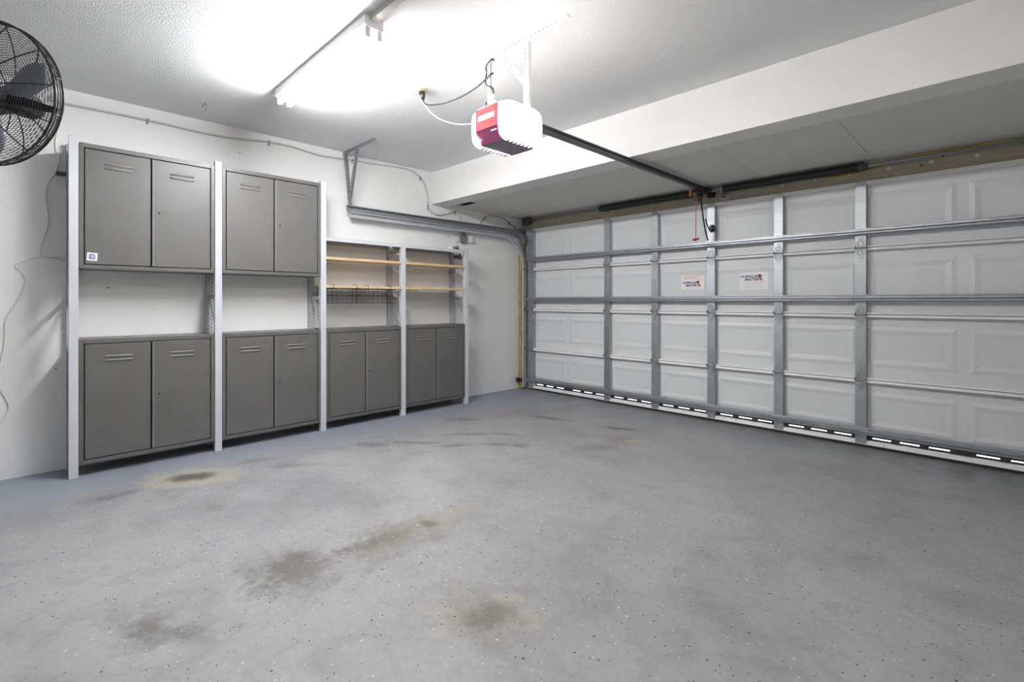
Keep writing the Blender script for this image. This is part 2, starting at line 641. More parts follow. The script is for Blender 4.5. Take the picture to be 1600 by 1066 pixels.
o = MB().box(XR, XR + 0.2, YB - 0.2, YD + 0.3, 0, ZC).build('wall_right', M['wall'], origin=(0, 0, 0))
tag(o, 'plain white wall facing the cabinets', 'wall', kind='structure')
o = MB().box(XL, XR, YB - 0.2, YB, 0, ZC).build('wall_back', M['wall'], origin=(0, 0, 0))
tag(o, 'plain white wall facing the garage door', 'wall', kind='structure')
yw = YD + 0.018
o = MB().box(XL, DX0 + 0.05, yw, yw + 0.2, 0, ZS).box(DX1 - 0.05, XR, yw, yw + 0.2, 0, ZS).box(DX0 + 0.05, DX1 - 0.05, yw, yw + 0.2, 2.09, ZS).build('wall_front', M['wall'], origin=(0, 0, 0))
tag(o, 'wall around the garage door opening', 'wall', kind='structure')

# beam and boarded soffit above the door (with the cut-out near the cabinet wall)
root = empty('trim_1', (XL, YBEAM, ZS), 'deep white beam with boarded soffit running above the garage door', 'beam', kind='structure')
hx0, hx1, hy0, hy1 = -4.47, -4.21, 3.525, 3.64
MB().box(XL, XR, YBEAM, YBEAM + 0.225, ZS, ZC).build('beam', M['beam'], root, 0.004)
zs2 = ZS + 0.004
xs = [XL, -3.78, -2.56, -1.50, -0.71, 0.48, XR]
for k in range(6):
    a, b = xs[k] + (0.0012 if k else 0), xs[k + 1] - 0.0012
    mb = MB()
    y0, y1 = YBEAM + 0.226, YD + 0.1
    if k == 0:
        mb.box(a, hx0, y0, y1, zs2, zs2 + 0.006).box(hx1, b, y0, y1, zs2, zs2 + 0.006).box(hx0, hx1, hy1, y1, zs2, zs2 + 0.006)
    else:
        mb.box(a, b, y0, y1, zs2, zs2 + 0.006)
    mb.build('ceiling_board', M['soffit'], root)
MB().box(XL, XR, YBEAM + 0.226, YD + 0.1, zs2 + 0.05, ZC).build('cavity_shade', M['cab_dark'], root)  # near-black block: the shade inside the cut-out is put into its colour

# header board with its bolts, weathered jamb
root = empty('trim_2', (XL, YD, 2.135), 'taupe wooden header board with bolt heads above the garage door', 'header board', kind='structure')
MB().box(XL, XR, YD - 0.012, YD + 0.0175, 2.118, ZS + 0.003).build('board', M['header'], root, origin=(DC, YD, 2.135))
mb = MB()
mb.cyl((0, 0, 0), (0, -0.004, 0), 0.014, n=14)
mb.cyl((0, -0.004, 0), (0, -0.012, 0), 0.008, n=6)
bolt_me = mb.mesh('bolt', M['bolt'])
for bx, bz in ((-3.168, 2.214), (-2.908, 2.216), (-2.649, 2.214), (-2.4, 2.208), (-1.635, 2.214), (-1.38, 2.208), (-1.121, 2.21), (-0.873, 2.21), (-0.618, 2.208), (-0.364, 2.209), (-0.118, 2.204), (0.13, 2.206)):
    place('bolt', bolt_me, (bx, YD - 0.012, bz), root)
mb = MB()
for bx, bz in ((-4.25, 2.19), (-4.12, 2.215), (-3.9, 2.2), (-3.72, 2.225), (-3.5, 2.21), (-0.30, 2.235), (-0.42, 2.195)):
    mb.disc((bx, YD - 0.0125, bz), (0, -1, 0), 0.007, 8)
o = mb.build('nail_holes', M['hole'], root)
o['kind'] = 'stuff'
mb = MB()
mb.box(XL, -4.545, YD - 0.088, YD + 0.0175, 0, 2.117)
o = mb.build('trim_3', M['jamb'], bevel=0.004)
tag(o, 'weathered bare-wood door jamb with flaking white paint', 'door jamb', kind='structure')
o = MB().box(-4.545, DX0 + 0.02, YD + 0.002, YD + 0.0175, 0, 2.117).box(DX1 - 0.02, 0.62, YD + 0.002, YD + 0.0175, 0, 2.117).build('trim_4', M['header'])
tag(o, 'narrow taupe stop boards beside the garage door edges', 'door stop', kind='structure')

# ================================================================== garage door
door = empty('door_1', (DC, YD, 0), 'white four-section garage door with galvanised stiles and horizontal struts', 'garage door', kind='structure')
JO = [0.022, 0.540, 1.062, 1.597, 2.128]
YF = YD - 0.056          # front of stiles
xb = [DC + (k - 4) * PITCH for k in range(9)]
MUL = 0.030              # half width of flat between two embossed panels
MARG_B, MARG_T = 0.10, 0.095
TH = 0.015


def panel_mesh(w, h):
    mb = MB()
    a, b = 0.034, 0.066
    rings = [(0, 0), (a * 0.92, -0.0075), (b, -0.0005)]
    vs = []
    for ins, y in rings:
        vs += [(-w / 2 + ins, y, -h / 2 + ins), (w / 2 - ins, y, -h / 2 + ins), (w / 2 - ins, y, h / 2 - ins), (-w / 2 + ins, y, h / 2 - ins)]
    fs = []
    for r in range(len(rings) - 1):
        for k in range(4):
            k2 = (k + 1) % 4
            fs.append((r * 4 + k, r * 4 + k2, r * 4 + 4 + k2, r * 4 + 4 + k))
    n = (len(rings) - 1) * 4
    fs.append((n, n + 1, n + 2, n + 3))
    # closed at the back so that no daylight leaks in
    vs += [(-w / 2, TH, -h / 2), (w / 2, TH, -h / 2), (w / 2, TH, h / 2), (-w / 2, TH, h / 2)]
    q = len(vs) - 4
    for k in range(4):
        k2 = (k + 1) % 4
        fs.append((k, k2, q + k2, q + k))
    fs.append((q, q + 1, q + 2, q + 3))
    return mb.add(vs, fs).mesh('panel', M['door'])


sections = []
panel_cache = {}
SLOT_Z0, SLOT_Z1, SLOT_W = 0.066, 0.075, 0.118
for i in range(4):
    z0, z1 = JO[i], JO[i + 1]
    sec = empty('door_section', (DC, YD, z0), parent=door)
    sections.append(sec)
    zb, zt = z0 + MARG_B + (0.02 if i == 0 else 0), z1 - MARG_T
    mb = MB()
    e0, e1 = DX0 + 0.005, DX1 - 0.005
    if i == 0:
        mb.box(e0, e1, YD, YD + TH, 0.104, zb)           # above the slotted strip
        mb.box(e0, e1, YD, YD + TH, z0, 0.050)
    else:
        mb.box(e0, e1, YD, YD + TH, z0, zb)
    mb.box(e0, e1, YD, YD + TH, zt, z1)
    for k in range(9):
        a = e0 if k == 0 else xb[k] - MUL
        b = e1 if k == 8 else xb[k] + MUL
        mb.box(a, b, YD, YD + TH, zb, zt)
    mb.build('skin', M['door'], sec, origin=(DC, YD, z0))
    key = round(zt - zb, 4)
    if key not in panel_cache:
        panel_cache[key] = panel_mesh(PITCH - 2 * MUL, zt - zb)
    for k in range(8):
        place('panel', panel_cache[key], ((xb[k] + xb[k + 1]) / 2, YD, (zb + zt) / 2), sec)
    # turned-in lips at the joints
    def lip(nm, za, zb_, d0, d1):
        MB().prism([(YD, za), (YD - d1, za), (YD - d1, za + 0.003), (YD - d0, zb_), (YD, zb_)], 0, e0, e1).build(nm, M['door_lip'], sec)
    if i < 3:
        lip('top_lip', z1 - 0.022, z1 - 0.0025, 0.044, 0.052)
    else:
        lip('top_lip', z1 - 0.027, z1, 0.046, 0.053)
    if i:
        lip('bottom_lip', z0 + 0.0025, z0 + 0.015, 0.038, 0.045)
    else:
        lip('bottom_rail', z0, z0 + 0.030, 0.044, 0.053)
        # slotted retainer: daylight comes in through the slots
        mb = MB()
        cuts = []
        for k in range(8):
            c = (xb[k] + xb[k + 1]) / 2
            for d in (-0.172, 0, 0.172):
                cuts.append((c + d - SLOT_W / 2, c + d + SLOT_W / 2))
        zl, zh = 0.050, 0.104
        x = e0
        for a, b in cuts:
            mb.box(x, a, YD - 0.006, YD + 0.001, SLOT_Z0, SLOT_Z1)
            x = b
        mb.box(x, e1, YD - 0.006, YD + 0.001, SLOT_Z0, SLOT_Z1)
        mb.box(e0, e1, YD - 0.006, YD + 0.001, zl, SLOT_Z0)
        mb.box(e0, e1, YD - 0.006, YD + 0.001, SLOT_Z1, zh)
        mb.build('slotted_retainer', M['slot_strip'], sec)
        MB().prism([(YD - 0.044, 0.0225), (YD - 0.048, 0.006), (YD - 0.02, 0.0), (YD + 0.012, 0.0), (YD + 0.016, 0.0225)], 0, e0, e1).build('weather_seal', M['rubber'], sec)

# stiles: one channel per section and line
STX = [xb[0] + 0.012] + [xb[k] for k in (2, 3, 4, 5, 6)] + [xb[8] - 0.012]


def stile_mesh(w, h):
    mb = MB()
    t = 0.002
    mb.box(-w / 2, w / 2, YF - YD, YF - YD + t, 0, h)
    mb.box(-w / 2, -w / 2 + t, YF - YD + t, 0, 0, h)
    mb.box(w / 2 - t, w / 2, YF - YD + t, 0, 0, h)
    return mb.mesh('stile', M['galv'])


stile_me = {}
for i in range(4):
    z0 = JO[i] + (0.004 if i else 0.006)
    h = JO[i + 1] - z0 - 0.004
    for x in STX:
        w = 0.085 if x in (STX[0], STX[-1]) else 0.073
        if (i, w) not in stile_me:
            stile_me[(i, w)] = stile_mesh(w, h)
        place('stile', stile_me[(i, w)], (x, YD, z0), sections[i])

# hinges
mb = MB()


def shield(up):
    s = 1 if up else -1
    pts = [(-0.031, 0.004), (0.031, 0.004), (0.031, 0.045), (0.022, 0.060), (0.012, 0.072), (0.009, 0.088), (-0.009, 0.088), (-0.012, 0.072), (-0.022, 0.060), (-0.031, 0.045)]
    return [(x, s * z) for x, z in pts]


for up in (True, False):
    pts = shield(up)
    mb.plate((0, 0, 0), (1, 0, 0), (0, 0, 1), pts, -0.003 if False else 0.003)
    s = 1 if up else -1
    ring = [(0.019 * math.cos(a), -0.0035, s * (0.034 + 0.024 * math.sin(a) * 1.0)) for a in [2 * math.pi * k / 14 for k in range(14)]]
    mb.tube(ring, 0.0022, 4, closed=True)
    for bx, bz in ((-0.010, 0.030), (0.010, 0.030), (0, 0.078)):
        mb.cyl((bx, 0, s * bz), (bx, -0.008, s * bz), 0.0055, n=6)
mb.sm = False
mb.cyl((-0.042, -0.007, 0), (0.042, -0.007, 0), 0.007, n=8)
mb.box(-0.036, -0.033, -0.020, 0.0, -0.008, 0.020)
mb.box(0.033, 0.036, -0.020, 0.0, -0.008, 0.020)
hinge_me = mb.mesh('hinge', M['galv_dark'])
mb = MB()
mb.cyl((-0.10, -0.022, 0), (0.02, -0.022, 0), 0.006, n=8)
mb.cyl((-0.115, -0.022, 0), (-0.097, -0.022, 0), 0.023, n=16)
roller_me = mb.mesh('roller', [M['galv_dark']])
for i in range(3):
    for x in STX:
        h = place('hinge', hinge_me, (x, YF - 0.003, JO[i + 1] - 0.003), sections[i])
        if x == STX[0]:
            place('roller', roller_me, (x + 0.0, YF, JO[i + 1]), sections[i])
        if x == STX[-1]:
            r = place('roller', roller_me, (x, YF, JO[i + 1]), sections[i])
            r.rotation_euler = (0, 0, 0)
            r.scale = (-1, 1, 1)
# top fixture with roller
mb = MB()
mb.box(-0.04, 0.045, -0.006, 0.0, -0.075, -0.03).box(-0.04, -0.034, -0.045, 0.0, -0.085, -0.02)
mb.cyl((-0.012, -0.005, -0.06), (-0.012, -0.014, -0.06), 0.008, n=6).cyl((0.022, -0.005, -0.045), (0.022, -0.014, -0.045), 0.008, n=6)
f = place('top_fixture', mb.mesh('top_fixture', M['galv']), (STX[0], YF, JO[4]), sections[3])

# struts
YS = YF - 0.052


def strut(zc, sec, mat):
    prof = [(YF, zc + 0.030), (YF - 0.003, zc + 0.030), (YF - 0.003, zc + 0.023), (YS + 0.006, zc + 0.020), (YS, zc + 0.016), (YS, zc + 0.002), (YS + 0.012, zc - 0.003),
            (YS + 0.006, zc - 0.009), (YS + 0.006, zc - 0.017), (YS + 0.012, zc - 0.022), (YF - 0.003, zc - 0.024), (YF - 0.003, zc - 0.031), (YF, zc - 0.031)]
    s = MB().prism(prof, 0, DX0 - 0.004, DX1 + 0.004).build('strut', mat, sec)
    mb = MB()
    for x in STX:
        mb.cyl((x, YF - 0.002, zc + 0.027), (x, YF - 0.008, zc + 0.027), 0.006, n=6)
        mb.cyl((x, YF - 0.002, zc - 0.0285), (x, YF - 0.008, zc - 0.0285), 0.006, n=6)
    return s


strut(1.722, sections[3], M['galv'])
strut(1.192, sections[2], M['galv'])
strut(0.130, sections[0], M['galv'])

# lock rosette and slide lock on the door
mb = MB()
for k in range(8):
    a = 2 * math.pi * k / 8
    mb.cyl((0.024 * math.cos(a), 0, 0.024 * math.sin(a)), (0.024 * math.cos(a), -0.006, 0.024 * math.sin(a)), 0.013, n=10)
mb.cyl((0, 0, 0), (0, -0.014, 0), 0.022, n=14).cyl((0, -0.014, 0), (0, -0.03, 0), 0.010, n=10)
mb.box(-0.006, 0.006, -0.034, -0.024, -0.032, 0.032)
k = mb.build('lock_rosette', M['black'], None, origin=(0, 0, 0))
k.parent = sections[3]
k.location = Vector((-1.985, YF, 1.878)) - WLOC[sections[3].name]
WLOC[k.name] = Vector((-1.985, YF, 1.878))
mb = MB()
mb.box(STX[0] - 0.02, STX[0] + 0.055, YF - 0.008, YF, 0.875, 0.935).box(STX[0] + 0.0, STX[0] + 0.04, YF - 0.03, YF - 0.008, 0.885, 0.925)
mb.cyl((STX[0] - 0.03, YF - 0.02, 0.90), (STX[0] + 0.10, YF - 0.02, 0.895), 0.008, n=8)
mb.cyl((STX[0] + 0.085, YF - 0.02, 0.895), (STX[0] + 0.085, YF - 0.05, 0.895), 0.006, n=8)
mb.build('slide_lock', M['galv'], sections[1])


# warning labels stuck on the third section
def ink_row(mb, x0, x1, z, h, y, dash=0.009, gap=0.003):
    x = x0
    while x < x1:
        w = dash * random.uniform(0.5, 1.6)
        mb.box(x, min(x + w, x1), y - 0.0002, y, z - h / 2, z + h / 2)
        x += w + gap


def door_label(x0, x1, z0, z1, red_top, lab, sec):
    y = YD - 0.0007
    st = MB().box(x0, x1, y - 0.0006, y, z0, z1).build('warning_label', M['sticker'], sec)
    st['label'] = lab
    w, h = x1 - x0, z1 - z0
    yt = y - 0.0008
    cz = z0 + h * (0.36 if red_top else 0.68)
    cx = x0 + w * 0.44
    s = 0.047 if not red_top else 0.043
    for txt, dx, dz, nm in (('HURRICANE', -0.012, 0.012, 'brand_line'), ('MASTER', -0.008, -0.016, 'brand_line')):
        me = text_mesh(txt, s * 0.72, M['navy'], 0.25, 0.0012)
        o = place(nm, me, (cx + dx, yt, cz + dz), st)
        o.rotation_euler = (math.radians(90), 0, 0)
    # two red pennants on a pole
    u = s * 1.0
    mb = MB()
    px = cx + w * 0.26
    mb.plate((px, yt, cz), (1, 0, 0), (0, 0, 1), [(-0.018, 0.020), (-0.004, 0.036), (0.022, 0.016), (0.004, 0.014), (-0.004, 0.006)], 0.0004)
    mb.plate((px, yt, cz), (1, 0, 0), (0, 0, 1), [(-0.010, -0.004), (0.006, 0.008), (0.034, -0.028), (0.012, -0.024), (0.006, -0.030)], 0.0004)
    mb.build('pennant', M['red_ink'], st)
    mb = MB()
    ink_row(mb, x1 - 0.034, x1 - 0.012, cz + 0.026, 0.006, yt)
    if red_top:
        mb2 = MB()
        for q, zz in enumerate((0.93, 0.84, 0.75, 0.67)):
            ink_row(mb2, x0 + 0.02 + 0.012 * (q % 2), x1 - 0.02 - 0.03 * (q % 3), z0 + h * zz, 0.0075, yt)
        o = mb2.build('fine_print', M['pink_ink'], st)
        o['kind'] = 'stuff'
        ink_row(mb, x0 + 0.04, x1 - 0.05, z0 + h * 0.09, 0.006, yt)
    else:
        for q, zz in enumerate((0.42, 0.32, 0.22, 0.12)):
            ink_row(mb, x0 + 0.02, x1 - 0.02 - 0.02 * (q % 3), z0 + h * zz, 0.005, yt)
    o = mb.build('small_print', M['grey_ink'], st)
    o['kind'] = 'stuff'


door_label(-2.330, -2.076, 1.288, 1.444, True, 'small white warning label with pale red print', door)
door_label(-1.745, -1.497, 1.278, 1.437, False, 'white maker label with navy lettering and red pennants', door)


# ================================================================== tracks
def sweep_yz(pts, prof, x0):
    """prof: closed outline in (n, x): n along the path's upward/outward normal"""
    mb = MB()
    n = len(prof)
    vs, fs = [], []
    N = len(pts)
    for i, p in enumerate(pts):
        a, b = pts[max(i - 1, 0)], pts[min(i + 1, N - 1)]
        d = Vector((b[0] - a[0], b[1] - a[1])).normalized()
        nn = Vector((-d.y, d.x))
        for q in prof:
            vs.append((x0 + q[1], p[0] + nn.x * q[0], p[1] + nn.y * q[0]))
    for i in range(N - 1):
        for k in range(n):
            k2 = (k + 1) % n
            fs.append((i * n + k, i * n + k2, (i + 1) * n + k2, (i + 1) * n + k))
    fs += [tuple(range(n)), tuple((N - 1) * n + k for k in range(n))]
    return mb.add(vs, fs)


def c_prof(h, d, sgn):
    t = 0.002
    P = [(-h, 0), (h, 0), (h, d), (h - 0.010, d), (h - 0.010, d - t), (h - t, d - t), (h - t, t), (-h + t, t), (-h + t, d - t), (-h + 0.010, d - t), (-h + 0.010, d), (-h, d)]
    return [(a, b * sgn) for a, b in P]


def arc(cy, cz, r, a0, a1, n=12):
    return [(cy + r * math.cos(math.radians(a0 + (a1 - a0) * k / n)), cz + r * math.sin(math.radians(a0 + (a1 - a0) * k / n))) for k in range(n + 1)]


YT = YF - 0.022            # line of the roller track


def make_track(name, xw, sgn, label):
    root = empty(name, (xw, YT, 0), label, 'door track', 'garage door tracks')
    R1 = 0.42
    low = [(2.25, 2.018), (3.2, 2.018)] + arc(YT - R1, 2.018 - R1, R1, 90, 0) + [(YT, 1.2), (YT, 0.02)]
    sweep_yz(low, c_prof(0.027, 0.030, sgn), xw).build('lower_track', M['galv_light'], root)
    R2 = 0.16
    up = [(2.22, 2.077), (3.2, 2.077), (4.3, 2.082)] + arc(YT - R2 + 0.01, 2.082 - R2, R2, 90, 8, 8)
    sweep_yz(up, c_prof(0.029, 0.034, sgn), xw).build('upper_track', M['galv_dark'], root)
    # angle that ties the track to the jamb
    x1 = xw - sgn * 0.012
    MB().box(xw, xw - sgn * 0.014, YT + 0.028, YT + 0.031, 0.06, 1.95).box(xw, xw - sgn * 0.003, YT - 0.02, YT + 0.03, 0.06, 1.95).build('wall_angle', M['galv'], root)
    # flag bracket by the spring drum
    MB().plate((xw - sgn * 0.004, YT + 0.02, 1.72), (0, -1, 0), (0, 0, 1), [(0, 0), (0.05, 0), (0.05, 0.22), (0.20, 0.34), (0.20, 0.41), (0, 0.41)], 0.003 * sgn).build('flag_bracket', M['galv_dark'], root)
    return root


trk = make_track('garage_door_track', -4.515, 1, 'galvanised double door track curving down beside the weathered jamb')
make_track('garage_door_track', 0.515, -1, 'galvanised double door track on the side away from the cabinets')
# photo eye low on the jamb
root = empty('photo_eye', (-4.53, YT - 0.02, 0.10), 'small black sensor bracket low on the weathered door jamb', 'sensor')
MB().box(-4.598, -4.50, YT - 0.045, YT - 0.041, 0.105, 0.140).build('bracket', M['black'], root)
MB().box(-4.575, -4.535, YT - 0.085, YT - 0.045, 0.095, 0.150).build('housing', M['black'], root, 0.004)


# perforated strap / angle helpers
def perf_discs(mb, p0, p1, nrm, pitch=0.03, r=0.005, off=0.0006, skip=0.02):
    p0, p1, nrm = Vector(p0), Vector(p1), Vector(nrm).normalized()
    L = (p1 - p0).length
    n = int((L - 2 * skip) / pitch)
    for k in range(n + 1):
        t = (skip + k * pitch) / L
        mb.disc(p0.lerp(p1, t) + nrm * off, nrm, r)


def strap(p0, p1, w, t, wdir, nrm):
    p0, p1, wdir, nrm = Vector(p0), Vector(p1), Vector(wdir).normalized(), Vector(nrm).normalized()
    vs = []
    for p in (p0, p1):
        for a, b in ((-1, 0), (1, 0), (1, -1), (-1, -1)):
            vs.append(p + wdir * (w / 2 * a) + nrm * (t * b))
    return MB().add(vs, [(0, 1, 5, 4), (1, 2, 6, 5), (2, 3, 7, 6), (3, 0, 4, 7), (0, 3, 2, 1), (4, 5, 6, 7)])


# hanger of the door track
root = empty('track_hanger', (-4.4, 2.24, 2.05), 'perforated galvanised hanger holding the door track from the ceiling', 'hanger')
a = MB().box(-4.598, -4.01, 2.225, 2.228, ZC - 0.034, ZC - 0.001).box(-4.598, -4.01, 2.228, 2.262, ZC - 0.004, ZC - 0.001).build('ceiling_angle', M['galv_dark'], root)
mb = MB()
perf_discs(mb, (-4.59, 2.225, ZC - 0.018), (-4.02, 2.225, ZC - 0.018), (0, -1, 0))
mb.build('punched_holes', M['hole'], root)['kind'] = 'stuff'
MB().box(-4.585, -4.545, 2.219, 2.225, ZC - 0.05, ZC - 0.001).build('end_plate', M['galv'], root)
for p0, p1 in (((-4.553, 2.220, ZC - 0.005), (-4.455, 2.220, 2.09)), ((-4.30, 2.217, ZC - 0.03), (-4.445, 2.217, 2.17))):
    d = (Vector(p1) - Vector(p0)).normalized()
    wd = Vector((d.z, 0, -d.x))
    s = strap(p0, p1, 0.034, 0.003, wd, (0, -1, 0))
    f0, f1 = Vector(p0) + wd * 0.0155 + Vector((0, 0.017, 0)), Vector(p1) + wd * 0.0155 + Vector((0, 0.017, 0))
    s.add(*(lambda q: (q.v, q.f))(strap(f0, f1, 0.034, 0.003, (0, 1, 0), wd)))
    s2 = s.build('hanger_leg', M['galv_dark'], root)
    mb = MB()
    perf_discs(mb, Vector(p0) + Vector((0, -0.003, 0)), Vector(p1) + Vector((0, -0.003, 0)), (0, -1, 0), 0.026, 0.0055)
    perf_discs(mb, f0 + wd * 0.0008, f1 + wd * 0.0008, wd, 0.026, 0.0055)
    perf_discs(mb, f0 - wd * 0.0038, f1 - wd * 0.0038, -wd, 0.026, 0.0055)
    mb.build('punched_holes', M['hole'], s2)['kind'] = 'stuff'

# ================================================================== torsion springs
TY, TZ = 4.705, 2.236
root = empty('torsion_spring_shaft', (DC, TY, TZ), 'black torsion springs on a steel shaft along the header', 'door spring')
MB().cyl((-4.50, TY, TZ), (0.50, TY, TZ), 0.0125, n=12).build('shaft', M['galv_dark'], root)


def spring(x0, x1):
    prof = []
    n = int((x1 - x0) / 0.011)
    for k in range(n):
        t = k * (x1 - x0) / n
        prof += [(t, 0.0315), (t + 0.0035, 0.0345), (t + 0.0075, 0.0345)]
    prof.append((x1 - x0, 0.0315))
    prof = [(0, 0.012)] + prof + [(x1 - x0, 0.012)]
    s = MB().lathe((x0, TY, TZ), (1, 0, 0), prof, 14).build('spring', M['black'], root)
    return s


spring(-3.245, -2.165)
spring(-1.862, -0.775)


def cone(x, d, mat):
    MB().lathe((x, TY, TZ), (d, 0, 0), [(-0.03, 0.012), (-0.03, 0.030), (0.0, 0.036), (0.012, 0.038), (0.018, 0.030), (0.045, 0.026), (0.05, 0.012)], 14).build('winding_cone', mat, root)


cone(-3.235, -1, M['black'])
cone(-0.785, 1, M['dark_grey'])
for x in (-2.135, -1.88):
    mb = MB()
    mb.box(x - 0.003, x + 0.003, TY - 0.04, YD - 0.012, TZ - 0.075, TZ + 0.042)
    mb.box(x - 0.045, x + 0.055, YD - 0.018, YD - 0.012, TZ - 0.085, TZ - 0.035)
    mb.cyl((x - 0.012, TY, TZ), (x + 0.012, TY, TZ), 0.034, n=16)
    for dx in (-0.025, 0.035):
        mb.cyl((x + dx, YD - 0.018, TZ - 0.06), (x + dx, YD - 0.034, TZ - 0.06), 0.011, n=6)
    mb.build('bearing_bracket', M['galv'], root)
MB().lathe((-4.455, TY, TZ), (1, 0, 0), [(0, 0.012), (0, 0.040), (0.05, 0.048), (0.055, 0.060), (0.066, 0.060), (0.067, 0.03), (0.075, 0.025), (0.08, 0.012)], 24).build('cable_drum', M['dark_grey'], root)
MB().box(-4.482, -4.478, TY - 0.05, YD - 0.012, TZ - 0.06, TZ + 0.042).box(-4.595, -4.478, YD - 0.016, YD - 0.012, TZ - 0.06, TZ + 0.042).build('end_bracket', M['galv_dark'], root)

# yellow cable along the header
pts = catmull([(-1.14, YD - 0.018, 2.212), (-0.88, YD - 0.018, 2.206), (-0.72, YD - 0.018, 2.225), (-0.554, YD - 0.018, 2.258), (-0.391, YD - 0.018, 2.274), (-0.15, YD - 0.018, 2.273), (0.1, YD - 0.018, 2.268), (0.5, YD - 0.018, 2.27), (XR - 0.002, YD - 0.018, 2.262)])
o = MB().tube(pts, 0.0055, 6).build('electric_cable', M['yellow_cable'])
tag(o, 'yellow electric cable stapled along the header board', 'cable')

# ================================================================== garage door opener
OX = -2.005
op = empty('garage_door_opener', (OX, 1.98, 2.04), 'red and white ceiling opener with glowing light lenses and long rail', 'garage door opener')
lx0, lx1 = -2.110, -1.928          # red centre body
oy0, oy1 = 1.815, 2.135
oz0, oz1 = 2.055, 2.268
prof = [(oy0, 2.125), (oy0, oz1 - 0.02), (oy0 + 0.02, oz1), (oy1 - 0.02, oz1), (oy1, oz1 - 0.02), (oy1, 2.10), (oy1 - 0.03, oz0), (oy0 + 0.045, oz0)]
MB().prism(prof, 0, lx0, lx1).build('motor_housing', M['underside'], op, 0.004)
MB().box(lx0 + 0.001, lx1 - 0.001, oy0 - 0.004, oy0 + 0.001, 2.126, 2.246).build('end_panel', M['red'], op, 0.002)
e = MB().plate((lx0 + 0.001, oy0 - 0.002, 2.124), (1, 0, 0), (0, 0.0475, -0.072), [(0, 0), (lx1 - lx0 - 0.002, 0), (lx1 - lx0 - 0.002, 0.080), (0, 0.080)], 0.004).build('chin_panel', M['purple'], op)
MB().box(lx0 + 0.028, lx1 - 0.024, oy0 - 0.0055, oy0 - 0.004, 2.178, 2.206).build('name_plate', M['sticker'], op)
mb = MB()
ink_row(mb, lx0 + 0.125, lx1 - 0.012, 2.108, 0.006, oy0 + 0.003, 0.008, 0.002)
mb.box(lx0 + 0.02, lx0 + 0.028, oy0 + 0.0225, oy0 + 0.024, 2.084, 2.092)
mb.build('printed_marks', M['sticker'], op)['kind'] = 'stuff'


# light lenses: rounded shells on both sides of the housing
def lens(xa, xb_, sgn):
    # cross-section in (y,z), shrinking towards the outside
    mb = MB()
    n = 28
    steps = [(0.0, 1.0), (0.35, 0.995), (0.65, 0.95), (0.85, 0.86), (0.96, 0.72), (1.0, 0.55)]
    cy, cz = (oy0 + oy1) / 2 + 0.002, (oz0 + oz1) / 2 + 0.001
    hy, hz = (oy1 - oy0) / 2 - 0.002, (oz1 - oz0) / 2 + 0.003
    vs, fs = [], []
    for t, s in steps:
        for k in range(n):
            a = 2 * math.pi * k / n
            ca, sa = math.cos(a), math.sin(a)
            p = 0.42
            yy = cy + hy * s * math.copysign(abs(ca) ** p, ca)
            zz = cz + hz * s * math.copysign(abs(sa) ** p, sa)
            vs.append((xa + (xb_ - xa) * t, yy, zz))
    for i in range(len(steps) - 1):
        for k in range(n):
            k2 = (k + 1) % n
            fs.append((i * n + k, i * n + k2, (i + 1) * n + k2, (i + 1) * n + k))
    q = (len(steps) - 1) * n
    fs.append(tuple(q + k for k in range(n)))
    fs.append(tuple(reversed(range(n))))
    mb.sm = True
    mb.add(vs, fs)
    return mb.build('light_lens', M['lens'], op)


lens(lx1, -1.862, 1)
lens(lx0, -2.185, -1)
mb = MB()
for k in range(7):
    mb.box(lx1 - 0.001, lx1 + 0.03, oy0 + 0.06 + k * 0.03, oy0 + 0.075 + k * 0.03, oz0 - 0.006, oz0 - 0.002)
    mb.box(lx0 - 0.03, lx0 + 0.001, oy0 + 0.06 + k * 0.03, oy0 + 0.075 + k * 0.03, oz0 - 0.006, oz0 - 0.002)
mb.build('vent_grille', M['dark_grey'], op)['kind'] = 'stuff'
# rail
rz = 2.236
RP = [(-0.016, -0.022), (0.016, -0.022), (0.016, -0.012), (0.006, -0.012), (0.006, 0.010), (0.018, 0.010), (0.018, 0.022), (-0.018, 0.022), (-0.018, 0.010), (-0.006, 0.010), (-0.006, -0.012), (-0.016, -0.012)]
MB().prism([(OX + a, rz + b) for a, b in RP], 1, oy1 - 0.03, 4.70).build('rail', M['rail'], op, 0.002)
MB().box(OX - 0.03, OX + 0.03, 1.84, 2.10, oz1, oz1 + 0.010).build('top_plate', M['galv'], op)
mb = MB()
mb.prism([(OX - 0.022, rz - 0.03), (OX + 0.022, rz - 0.03), (OX + 0.026, rz + 0.026), (OX - 0.026, rz + 0.026)], 1, 4.60, 4.76)
mb.box(OX - 0.03, OX + 0.03, 4.735, YD - 0.012, rz - 0.05, rz + 0.02)
mb.build('header_bracket', M['black'], op, 0.003)
mb = MB()
mb.box(OX - 0.026, OX + 0.026, 4.42, 4.58, rz - 0.052, rz - 0.018).box(OX - 0.012, OX + 0.012, 4.47, 4.55, rz - 0.085, rz - 0.05)
mb.build('trolley', M['black'], op, 0.004)
